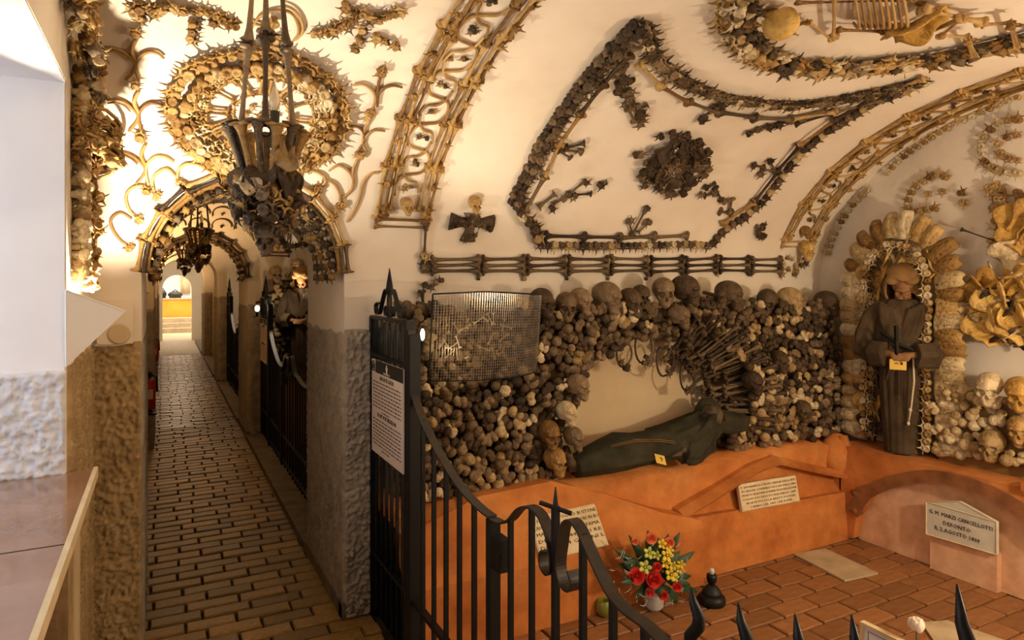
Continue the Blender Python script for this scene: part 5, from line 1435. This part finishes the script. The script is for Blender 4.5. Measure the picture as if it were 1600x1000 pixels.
def gate(dy, label, group='iron gates along the corridor', full=True):
    D = Matrix.Translation((0, dy, 0))
    t = thing('iron_gate', (XG, 2.3+dy, 0), label, 'gate', group)
    def P(name, mb, mat='iron', smooth=False): return link(name, mb.mesh(name, mat, smooth), D.copy(), t)
    def bar(y, z0, z1, w=.014, name='bar'): return link(name, UBOX['iron'], Matrix.Translation((XG, y+dy, (z0+z1)/2)) @ Matrix.Diagonal((w, w, z1-z0, 1)), t)
    # fixed panel beside the pier
    bar(3.185, 0, 1.43, .034, 'post')
    for i in range(6): bar(3.125-.078*i, .05, 1.43, .013)
    bar(2.655, 0, 1.44, .036, 'post'); bar(2.60, 0, 1.385, .045, 'post')
    for z in (1.43, 1.255, .31):
        mb = MB(); mb.box((XG-.014, 2.64, z-.008), (XG+.014, 3.20, z+.008)); P('rail', mb)
    for i in range(5):
        mb = MB(); y = 3.085-.078*i; mb.lathe([(.010,1.255),(.010,1.33),(.002,1.385)], (XG, y, 0), 6); P('spike', mb)
    # crest of scrolls and spear
    for s in (-1, 1):
        mb = MB(); strap(mb, [(2.925+s*.015,1.56),(2.925+s*.06,1.56),(2.925+s*.115,1.50),(2.925+s*.15,1.455),(2.925+s*.20,1.45),(2.925+s*.215,1.485),(2.925+s*.18,1.50)], .02, .006); P('crest_scroll', mb)
        mb = MB(); strap(mb, [(2.925+s*.01,1.53),(2.925+s*.015,1.47),(2.925+s*.045,1.447),(2.925+s*.065,1.47),(2.925+s*.045,1.488)], .018, .006); P('crest_curl', mb)
    mb = MB(); mb.lathe([(.012,1.43),(.012,1.54),(.018,1.56),(.014,1.59),(.002,1.66)], (XG, 2.925, 0), 8); P('spear_point', mb)
    # swept rail and bars
    mb = MB(); strap(mb, RAIL1); P('swept_rail', mb, 'rail_iron')
    mb = MB(); strap(mb, RAIL2+SCR2[1:]); P('swept_rail', mb, 'rail_iron')
    mb = MB(); strap(mb, SCR3[::-1]+RAIL3[1:]); P('swept_rail', mb, 'rail_iron')
    for u in (645, 661, 678, 697, 718, 741): y = onX(u, 900, XG).y; bar(y, .04, rail_z(y, RAIL1), .015)
    bar(1.86, 0, .87, .034, 'post')
    for u in (798, 831): y = onX(u, 900, XG).y; bar(y, .04, rail_z(y, RAIL2), .014)
    y = onX(868, 900, XG).y; bar(y, 0, 1.02, .017, 'post')
    mb = MB(); mb.lathe([(.0085,1.02),(.006,1.04),(.0015,1.07)], (XG, y, 0), 6); P('spear_point', mb)
    mb = MB(); mb.tube([(XG-.03,y+.03,1.025),(XG+.03,y-.03,1.005)], .006, 6); P('cross_pin', mb)
    for u in (911, 958): y = onX(u, 900, XG).y; bar(y, .04, rail_z(y, RAIL3), .015)
    mb = MB(); mb.box((XG-.02,1.78,.735),(XG+.02,1.845,.83)); mb.box((XG-.026,1.765,.77),(XG-.02,1.79,.80)); P('lock_box', mb)
    for z in (.31, .10):
        mb = MB(); mb.box((XG-.012, .35, z-.010), (XG+.012, 2.62, z+.010)); P('rail', mb)
    if full:
        for u, tip in ((1008,None),(1085,920),(1160,945),(1250,963),(1340,965),(1508,918)):
            y = onX(u, 950, XG).y; z0 = rail_z(y, RAIL3)
            bar(y, .04, z0, .015)
            if tip:
                zt = onX(u, tip, XG).z; h = zt-z0; mb = MB()
                mb.tube([(XG, y, z0-.01),(XG, y+.012, z0+h*.25),(XG, y+.010, z0+h*.40),(XG, y-.010, z0+h*.56),(XG, y-.013, z0+h*.68),(XG, y+.004, z0+h*.84),(XG, y+.010, z0+h)], [.010,.012,.013,.013,.012,.008,.0012], 8); P('flame_point', mb, 'iron', True)
    else:
        for i in range(9): bar(1.15-.1*i, .04, rail_z(1.15-.1*i, RAIL3), .014)
    return t
gate(0, 'black wrought-iron gate with swept rail and scrolls in front of the chapel')
gate(PITCH, 'black wrought-iron gate of the second chapel seen through the arch', full=False)
gate(PITCH*2, 'farthest black iron gate deep in the corridor', full=False)

# --- information signs hung on the gates
def sign(dy, label):
    X = XG-.022; c = [onX(583,703,X), onX(632,740,X), onX(632,577,X), onX(583,560,X)]
    y0, y1 = c[0].y, c[1].y; z0 = (c[0].z+c[1].z)/2; z1 = (c[2].z+c[3].z)/2
    t = thing('information_sign', (X, (y0+y1)/2+dy, z0), label, 'sign', 'information signs on the gates')
    ex, ey = Vector((0,-1,0)), Vector((0,0,1)); W = y0-y1; Hh = z1-z0; O = Vector((X-.006, y0+dy, z0))
    mb = MB(); mb.box((X-.006, y1+dy, z0), (X, y0+dy, z1)); part('board', mb, 'paper', t)
    mb = MB(); mb.box((X-.007, y1+dy, z0+Hh*.865), (X-.0055, y0+dy-W*.14, z1)); part('header', mb, 'black', t)
    mb = MB(); mb.tube([O+ex*W*a+ey*Hh*b+Vector((-.0015,0,0)) for a, b in ((.03,.88),(.03,.955),(.07,.985),(.11,.955),(.11,.88),(.03,.88))], .0028, 4); mb.tube([O+ex*W*.07+ey*Hh*b+Vector((-.0015,0,0)) for b in (.90,.95)], .003, 4); part('emblem', mb, 'black', t)
    mb = MB()
    for a, b, r in ((.52,.905,.008),(.52,.94,.011),(.52,.97,.006)): mb.ell(O+ex*W*a+ey*Hh*b+Vector((-.002,0,0)), (.001,r*1.4,r), 8, 5)
    part('crest', mb, 'paper', t)
    text_part('MUSEO', t, O+ex*W*.42+ey*Hh*.875+Vector((-.0016,0,0)), ex, ey, W*.2, .010, 'paper')
    text_part('CRIPTA DEI TRE SCHELETRI', t, O+ex*W*.28+ey*Hh*.80, ex, ey, W*.44, .018)
    text_part('THE CRYPT OF THE THREE SKELETONS', t, O+ex*W*.2+ey*Hh*.405, ex, ey, W*.6, .018)
    mb = MB()
    for b0, nl in ((.76, 9), (.36, 9)):
        for i in range(nl):
            b = b0-.0375*i; a = .05
            end = .95 if i < nl-1 else .6
            if i == nl-1: a = .35
            while a < end:
                w = min(R.uniform(.03,.09), end-a)
                p = O+ex*W*a+ey*Hh*b+Vector((-.0008,0,0)); q = ex*W*w; hh = ey*.0055
                mb.add([p, p+q, p+q+hh, p+hh], [(0,1,2,3)]); a += w+.016
    part('printed_text', mb, 'ink', t, False, 'stuff')
sign(0, 'cream information sign with black header hung on the nearest gate')
sign(PITCH, 'cream information sign on the second chapel gate')

# ================================================================== flowers, lantern, votive cup, card
FP = onZ(1022, 952, 0)
t = thing('flower_arrangement', FP, 'arrangement of red roses and yellow blossoms in a pale pot by the tomb', 'flowers')
mb = MB(); mb.lathe([(.03,0),(.045,.02),(.05,.07),(.055,.085),(.045,.08)], FP, 16); part('pot', mb, 'pot', t, True)
def fpos(u, v, k=0): return onY(u, v, FP.y-.06-k)
def rose(u, v, s, mat, seed):
    rr = random.Random(seed); c = fpos(u, v, .03); mb = MB(); d = Vector((-.5,-.8,.35)).normalized()
    rot = d.to_track_quat('Z', 'Y').to_matrix()
    for ring, (n, rad, tilt) in enumerate(((6,.95,.9),(5,.68,.55),(4,.42,.3),(3,.2,.1))):
        for k in range(n):
            a = 2*PI*k/n+ring*.5+rr.uniform(-.15,.15); vs = []; fs = []
            for j in range(4):
                for i in range(5):
                    f = (i-2)/2*.62*(1 if j < 3 else .85); r = rad*s*(.35+.65*(j/3)**.8*(.5+tilt*.5)); z = s*(.75*j/3*(1.25-tilt) - .15)
                    vs.append(c + rot @ Vector((r*math.cos(a+f), r*math.sin(a+f), z)))
            for j in range(3):
                for i in range(4): q = j*5+i; fs.append((q, q+1, q+6, q+5))
            mb.add(vs, fs)
    mb.ell(c+d*s*.1, (s*.22,)*3, 7, 5)
    return part('rose', mb, mat, t, True)
for i, (u, v, s, mt) in enumerate([(1018,841,.030,'rose_orange'),(1046,848,.028,'rose_orange'),(995,900,.042,'rose_red'),(1022,905,.042,'rose_red'),(1027,886,.024,'rose_red'),(1058,917,.025,'rose_red'),(1016,925,.024,'rose_red'),(1036,930,.026,'rose_red'),(992,846,.018,'rose_orange')]): rose(u, v, s, mt, i)
def blossom(u, v, s, mat):
    c = fpos(u, v, .04); d = Vector((-.5+R.uniform(-.3,.3),-.8,.3)).normalized(); rot = d.to_track_quat('Z','Y').to_matrix(); mb = MB()
    for k in range(5):
        a = 2*PI*k/5+R.uniform(-.1,.1); mb.ell(c+rot @ Vector((s*.6*math.cos(a), s*.6*math.sin(a), s*.12)), (s*.46,s*.34,s*.09), 8, 5, rot @ Euler((0,-.35,a)).to_matrix())
    mb.ell(c+d*s*.15, (s*.16,)*3, 6, 4); part('blossom', mb, mat, t, True)
for u, v, s, mt in [(1034,850,.024,'petal_yellow'),(1042,868,.032,'petal_yellow'),(1046,860,.022,'petal_yellow'),(1040,880,.026,'petal_yellow'),(1052,884,.022,'petal_yellow'),(1064,882,.022,'petal_yellow'),(1062,890,.020,'petal_yellow'),(1014,864,.028,'petal_lime'),(1026,868,.022,'petal_lime'),(1008,886,.032,'petal_lime'),(1048,898,.032,'petal_yellow'),(1054,902,.022,'petal_lime')]: blossom(u, v, s, mt)
def leafblade(mb, a, b, w, n, bend=.02):
    a = Vector(a); b = Vector(b); d = b-a; s = d.cross(Vector(n)); s.normalize(); nn = s.cross(d).normalized(); rows = []
    for i in range(6):
        f = i/5; c = a.lerp(b, f)+nn*bend*math.sin(PI*f); ww = w*math.sin(PI*(.08+.90*f))**.8
        rows.append([c-s*ww, c+nn*w*.25, c+s*ww])
    vs = [p for r in rows for p in r]; fs = []
    for i in range(5):
        for k in range(2): q = i*3+k; fs.append((q, q+1, q+4, q+3))
    mb.add(vs, fs)
C0 = Vector((FP.x, FP.y, .16))
for i in range(46):
    u = 1022+R.uniform(-58,58); v = 888+R.uniform(-58,56)
    if ((u-1022)/64)**2+((v-888)/62)**2 > 1.1: continue
    tip = fpos(u, v, -.02+R.uniform(-.03,.05)); base = C0.lerp(tip, .35); mb = MB(); leafblade(mb, base, tip, R.uniform(.014,.03), (-.5,-.8,.3)); part('leaf', mb, 'leaf', t, True)
for (u, v) in [(1062,832),(1085,862),(1012,828),(975,868),(965,880),(960,858),(1080,900),(1090,925)]:
    tip = fpos(u, v, -.02); mb = MB(); leafblade(mb, C0.lerp(tip,.3), tip, .02, (-.5,-.8,.3)); part('leaf', mb, 'leaf', t, True)
mb = MB()
for i in range(44):
    a = R.uniform(0, 2*PI); r = R.uniform(.6,1.1); u = 1022+66*r*math.cos(a); v = 900+52*r*math.sin(a)
    if v > 948: continue
    tip = fpos(u, v, .02); d = Vector((R.uniform(-.02,.02), 0, R.uniform(-.015,.015))); mb.tube([tip-d, tip, tip+d+Vector((0,0,.008))], .0012, 4)
    mb.ell(tip, (.0022,)*3, 5, 4)
part('white_sprigs', mb, 'pot', t, True, 'stuff')
mb = MB()
for u, v in [(995,905),(1022,910),(1042,870),(1016,930),(1048,900),(1018,848)]: mb.tube([C0-Vector((0,0,.09)), fpos(u,v,.0)], .003, 5)
part('stems', mb, 'leaf', t, True, 'stuff')

LP = onZ(1112, 943, 0)
t = thing('oil_lamp', LP, 'squat black lamp with a white candle stub beside the flowers', 'lamp')
mb = MB(); mb.lathe([(.062,0),(.068,.012),(.066,.035),(.05,.05)], LP, 18); part('base', mb, 'iron', t, True)
mb = MB(); mb.lathe([(.05,.05),(.047,.062),(.03,.085),(.016,.095)], LP, 18); part('shoulder', mb, 'black', t, True)
mb = MB(); mb.lathe([(.012,.095),(.022,.108),(.026,.13),(.024,.145),(.016,.148)], LP, 16); part('cup', mb, 'iron', t, True)
mb = MB(); mb.lathe([(.012,.146),(.013,.165),(.011,.172),(.003,.174)], LP, 12); part('candle_stub', mb, 'pot', t, True)
GP = onZ(944, 962, 0)
mb = MB(); mb.lathe([(.018,0),(.034,.012),(.042,.035),(.040,.058),(.030,.075),(.027,.078),(.024,.070),(.022,.03),(.004,.02)], GP, 18)
tag(link('votive_cup', mb.mesh('votive_cup','green_glass'), None), 'round olive-green glass votive cup on the floor left of the flowers', 'cup')
# framed card and white rose near the gate
c0 = onX(1346, 970, 2.5)
t = thing('framed_card', (2.5, c0.y-.12, 0), 'small pale framed card standing on the tiled floor at the lower right', 'card')
ya, yb, zt = c0.y, c0.y-.26, c0.z
mb = MB(); mb.box((2.5, yb+.012, .012), (2.512, ya-.012, zt-.012)); part('card', mb, 'white', t)
for a, b in (((2.49,yb,0),(2.515,ya,.014)), ((2.49,yb,zt-.014),(2.515,ya,zt)), ((2.49,yb,.014),(2.515,yb+.014,zt-.014)), ((2.49,ya-.014,.014),(2.515,ya,zt-.014))):
    mb = MB(); mb.box(a, b); part('frame_bar', mb, 'marble', t)
mb = MB(); mb.tube([(2.4995,ya-.03,.03),(2.4995,ya-.03,zt-.03),(2.4995,yb+.03,zt-.03),(2.4995,yb+.03,.03),(2.4995,ya-.03,.03)], .0016, 4); part('printed_border', mb, 'ink', t)
mb = MB(); mb.box((2.512,(ya+yb)/2-.02,0),(2.58,(ya+yb)/2+.02,.01)); mb.prism([(2.512,(ya+yb)/2-.004,.01),(2.575,(ya+yb)/2-.004,.01),(2.512,(ya+yb)/2-.004,.15)],(0,.008,0)); part('stand', mb, 'marble', t)
rc = onX(1432, 975, 2.56)
t = thing('white_rose', (rc.x, rc.y, 0), 'single cream-white rose on a stem beside the framed card', 'flower')
mb = MB(); mb.tube([(rc.x,rc.y,.0),(rc.x,rc.y,rc.z*.6),rc-Vector((0,0,.018))], .003, 6); part('stem', mb, 'leaf', t, True)
mb = MB()
for k in range(8):
    a = k*2.4; r = .010+.0018*k; mb.ell(rc+Vector((r*math.cos(a), r*math.sin(a), .004-.001*k)), (.017,.010,.022), 8, 6, Euler((0,.25,a+PI/2)).to_matrix())
part('bloom', mb, 'petal_white', t, True)
mb = MB(); mb.lathe([(.03,0),(.034,.02),(.02,.06),(.016,.08)], (rc.x, rc.y, 0), 12); part('bud_vase', mb, 'slab', t, True)

# ================================================================== left side: shelf, uplighters, loudspeaker, bone pilaster
t = thing('window_shelf', (-.5, 1.4, 1.0), 'glossy brown wooden shelf under the window at the lower left', 'shelf')
mb = MB(); P = [(-.98,.40,1.004),(-.185,.40,1.004),(-.185,2.425,1.004),(-.26,2.40,1.004),(-.98,2.392,1.004)]; mb.prism(P, (0,0,.024)); part('top', mb, 'wood', t)
mb = MB(); mb.box((-.19,.40,.998),(-.178,2.43,1.030)); part('edge_strip', mb, 'marble', t)
mb = MB(); mb.box((-.9,1.745,1.0275),(-.19,1.749,1.0288)); part('joint', mb, 'ink', t)
mb = MB(); mb.box((-.255,.40,.02),(-.225,2.02,.995)); part('side_panel', mb, 'wood', t)
mb = MB(); mb.box((-.255,2.04,.0),(-.215,2.14,.99)); part('side_post', mb, 'rough_gold', t)
mb = MB(); mb.box((-.255,2.24,.0),(-.222,2.40,.99)); part('side_post', mb, 'niche', t)
def uplighter(dy, label):
    A, Bq, Cq, Dq = Vector((XL,2.385,1.572)), Vector((-.112,2.56,1.50)), Vector((-.232,2.43,1.372)), Vector((XL,2.82,1.53))
    E_ = Vector((XL,2.60,1.36)); A2 = Vector((XL,2.39,1.345))
    V = lambda p: p+Vector((0,dy,0))
    t = thing('uplighter', V(Vector((XL,2.5,1.36))), label, 'lamp', 'white wedge uplighters on the left wall')
    def sheet(ps, name, th=.004):
        n = (ps[1]-ps[0]).cross(ps[2]-ps[0]).normalized()*th; mb = MB(); mb.prism([V(p) for p in ps], n); part(name, mb, 'white', t)
    sheet([A, Bq, Cq], 'front_panel'); sheet([Bq, Dq, E_, Cq], 'back_panel'); sheet([A, Cq, A2], 'side_panel')
    sheet([A2, Cq, E_], 'bottom_panel')
    mb = MB(); mb.tube([V(A)+Vector((0,0,.002)), V(Bq)+Vector((0,0,.002))], .003, 6); part('rim', mb, 'white', t)
    return t
uplighter(0, 'white folded-metal wedge uplighter on the left wall, near')
for k in range(1, 3): uplighter(PITCH*k, ['', 'white wedge uplighter on the left wall just beyond the nearest arch', 'white wedge uplighter on the left wall beyond the second arch'][k])
t = thing('loudspeaker', onY(182, 505, 3.19), 'square cream wall loudspeaker with a round grille, left of the arch', 'loudspeaker')
a, b_ = onY(152, 538, 3.185), onY(208, 470, 3.185)
mb = MB(); mb.box((max(a.x,XL+.003),3.165,a.z),(b_.x,3.199,b_.z)); part('housing', mb, 'plaster', t)
mb = MB(); c = onY(186, 522, 3.163); mb.add([c+Vector((.042*math.cos(2*PI*k/20),0,.042*math.sin(2*PI*k/20))) for k in range(20)]+[c+Vector((.036*math.cos(2*PI*k/20),-.004,.036*math.sin(2*PI*k/20))) for k in range(20)], [(k,(k+1)%20,20+(k+1)%20,20+k) for k in range(20)]+[tuple(range(20,40))]); part('grille', mb, 'niche', t)
# bone pilaster
t = thing('bone_pilaster', (XL, 2.6, 1.58), 'tall golden pilaster of knobbed bones and long bones on the left wall', 'bone ornament')
nx = Vector((1,0,0))
for i in range(46):
    f = i/45; z = 1.60+.62*f; y = 2.50+.06*R.random()
    put('bone_end', COND['pale'][i % 3] if R.random() < .35 else mk_gold_cond[i % 3] if False else COND['pale'][i % 3], (XL+.035, y, z), (0,R.uniform(-1,1),R.uniform(-1,1)), (1,R.uniform(-.8,-.1),R.uniform(-.3,.3)), .058, t)
for i in range(40):
    put('vertebra', VERT['gold'], (XL+.035+R.uniform(0,.03), 2.56+.07*R.random(), 1.58+.66*i/39), (R.uniform(-1,1),R.uniform(-1,1),R.uniform(-1,1)), (1,-.5,0), .042, t)
for y, x in ((2.70,.03),(2.74,.02),(2.66,.035)):
    for z0, z1 in ((1.57,1.80),(1.79,2.04),(2.12,2.34),(2.33,2.52)):
        long_between(t, (XL+x, y, z0), (XL+x, y-.01, z1), nx, .036, 'gold')
# wreath of ribs half way up
for k in range(9):
    mb = MB(); z = 1.985+.018*k; pts = []
    for i in range(9):
        a = PI*i/8; pts.append((XL+.01+(.10+.02*math.sin(k))*math.sin(a), 2.62-.13*math.cos(a), z+.03*math.cos(a)+R.uniform(-.004,.004)))
    mb.tube(pts, .006, 6); part('rib', mb, 'gold', t, True)
for i in range(44):
    a = PI*R.random(); put('vertebra', VERT['gold'], (XL+.02+.11*math.sin(a)*R.uniform(.6,1), 2.62-.13*math.cos(a), 1.98+.16*R.random()), (R.uniform(-1,1),R.uniform(-1,1),R.uniform(-1,1)), (1,-.6,.1), .042, t)
# upper run leaning along the wall towards the camera
for i in range(120):
    f = R.random(); y = 2.62-.85*f; z = 2.16+.10*math.sin(f*1.6)+.32*f
    z = 2.20+.38*math.sin(f*PI/2)
    put('vertebra', VERT[R.choice(['gold','gold','dark','pale'])], (XL+.02+.06*R.random(), y+R.uniform(-.06,.06), z+R.uniform(-.05,.05)), (R.uniform(-1,1),R.uniform(-1,1),R.uniform(-1,1)), (1,-.5,0), .05, t)
for f0, f1 in ((0,.35),(.33,.68),(.66,1)):
    pts = [Vector((XL+.05, 2.66-.85*f, 2.26+.36*math.sin(f*PI/2))) for f in (f0, f1)]; long_between(t, pts[0], pts[1], nx, .04, 'gold')
mb = MB(); mb.tube([(XL+.03+.09*math.sin(PI*i/10), 2.86-.10*math.cos(PI*i/10)*1.0, 2.16-.02*i*.5) for i in range(11)], .007, 6); part('rib', mb, 'gold', t, True)

# ================================================================== chandeliers of bones
def chandelier(cx, cy, label, detail=True, group='bone chandeliers along the corridor'):
    t = thing('bone_chandelier', (cx, cy, 1.72), label, 'chandelier', group)
    up = Vector((0,0,1))
    for k in range(3):
        a = 2*PI*k/3+.35; d = Vector((math.cos(a), math.sin(a), 0)); C = Vector((cx, cy, 0))
        pts = [C+d*.085+up*2.02, C+d*.060+up*2.28, C+d*.035+up*2.57]
        for A, Bq in zip(pts, pts[1:]): long_between(t, A, Bq, d, .040, 'pile', 0)
        mb = MB(); mb.tube([pts[0]+Vector((.014*math.cos(q), 0, .014*math.sin(q)-.01)) for q in [2*PI*i/10 for i in range(11)]], .0022, 5); part('iron_ring', mb, 'iron', t, True)
        put('vertebra', VERT['dark'], pts[1], d, up, .036, t)
    for k in range(13):
        a = 2*PI*k/13; d = Vector((math.cos(a), math.sin(a), 0)); C = Vector((cx, cy, 0))
        long_between(t, C+d*.048+up*1.86, C+d*.105+up*(2.035+.008*(k % 2)), d, .052, ('gold','pile','gold','dark')[k % 4], 0)
    for k in range(7):
        a = 2*PI*k/7; d = Vector((math.cos(a), math.sin(a), 0)); C = Vector((cx, cy, 0))
        put('hip_bone', HIP['dark' if k % 2 else 'pile'], C+d*.065+up*1.875, d.cross(up), d+up*.3, .07, t)
    for k in range(64 if detail else 30):
        a = R.uniform(0, 2*PI); z = R.uniform(1.745,1.90); r = .085*math.sqrt(max(.05, 1-((z-1.84)/.11)**2))*R.uniform(.7,1.1)
        put('vertebra', VERT[R.choice(['dark','pile','gold'])], (cx+r*math.cos(a), cy+r*math.sin(a), z), (R.uniform(-1,1),R.uniform(-1,1),R.uniform(-1,1)), (math.cos(a),math.sin(a),-.3), .044, t)
    put('hip_bone', HIP['pale'], (cx-.06, cy-.07, 1.855), (1,.3,.6), (-.4,-.9,.2), .05, t); put('hip_bone', HIP['pale'], (cx+.03, cy-.08, 1.945), (1,.3,-.6), (-.1,-.9,.2), .06, t)
    put('skull', SKULL['pile'], (cx, cy, 1.73), (1,-.3,0), (0,-.2,1), .095, t)
    mb = MB(); mb.tube([(cx+.02,cy-.01,1.98),(cx+.02,cy-.01,2.085)], .013, 10); cd = part('candle_tube', mb, 'dark_wood', t, True)
    mb = MB(); mb.lathe([(.008,2.085),(.016,2.11),(.015,2.125),(.006,2.15),(.001,2.165)], (cx+.02,cy-.01,0), 12); part('bulb', mb, 'glass', cd, True)
    mb = MB(); mb.box((cx-.04,cy-.04,2.565),(cx+.04,cy+.04,2.60)); part('ceiling_hook', mb, 'iron', t)
    return t
chandelier(.262, 2.02, 'large hanging chandelier of dark long bones in front of the bone clock')
chandelier(.262, 2.02+PITCH, 'dark bone chandelier hanging beyond the nearest arch', False)
chandelier(.262, 2.02+2*PITCH, 'small bone chandelier farthest down the corridor', False)
# wreath and rib garlands hanging from the soffit right of the chandelier
t = thing('vertebra_wreath', (.70,3.9,1.85), 'small ring of vertebrae hanging in the arch right of the chandelier', 'bone ornament')
c = onY(457, 372, 3.9)
for k in range(16):
    a = 2*PI*k/16; put('vertebra', VERT['dark'], c+Vector((.06*math.cos(a),0,.045*math.sin(a))), (math.cos(a),0,math.sin(a)), (0,-1,0), .036, t)
for k in range(8): put('vertebra', VERT['dark'], c+Vector((.07+.022*k,0,.01-.012*abs(k-4))), (R.uniform(-1,1),0,R.uniform(-1,1)), (0,-1,0), .034, t)

# ================================================================== fire extinguishers
def extinguisher(x, y, z, label):
    t = thing('fire_extinguisher', (x, y, z), label, 'extinguisher', 'fire extinguishers along the left wall'); o = (x, y, z)
    mb = MB(); mb.lathe([(.045,0),(.052,.01),(.052,.24),(.042,.275),(.02,.29)], o, 14); part('cylinder', mb, 'red', t, True)
    mb = MB(); mb.lathe([(.018,.29),(.018,.32),(.026,.325),(.02,.34)], o, 10); mb.box((x-.012,y-.07,z+.34),(x+.012,y+.02,z+.35)); part('valve', mb, 'iron', t)
    mb = MB(); mb.tube([(x+.02,y,z+.32),(x+.06,y-.02,z+.30),(x+.065,y-.02,z+.16)], .009, 6); part('hose', mb, 'iron', t, True)
    mb = MB(); mb.box((x-.03,y-.054,z+.10),(x+.03,y-.050,z+.19)); part('instruction_label', mb, 'paper', t)
    mb = MB(); mb.box((x-.05,y-.06,z-.05),(x+.06,y+.05,z-.035)); mb.box((x-.02,y+.045,z-.04),(x+.02,y+.06,z+.2)); part('bracket', mb, 'iron', t)
extinguisher(-.115, 7.19, .40, 'red fire extinguisher on the pier beyond the nearest arch')
extinguisher(-.115, 11.29, .42, 'second red fire extinguisher farther down the corridor')
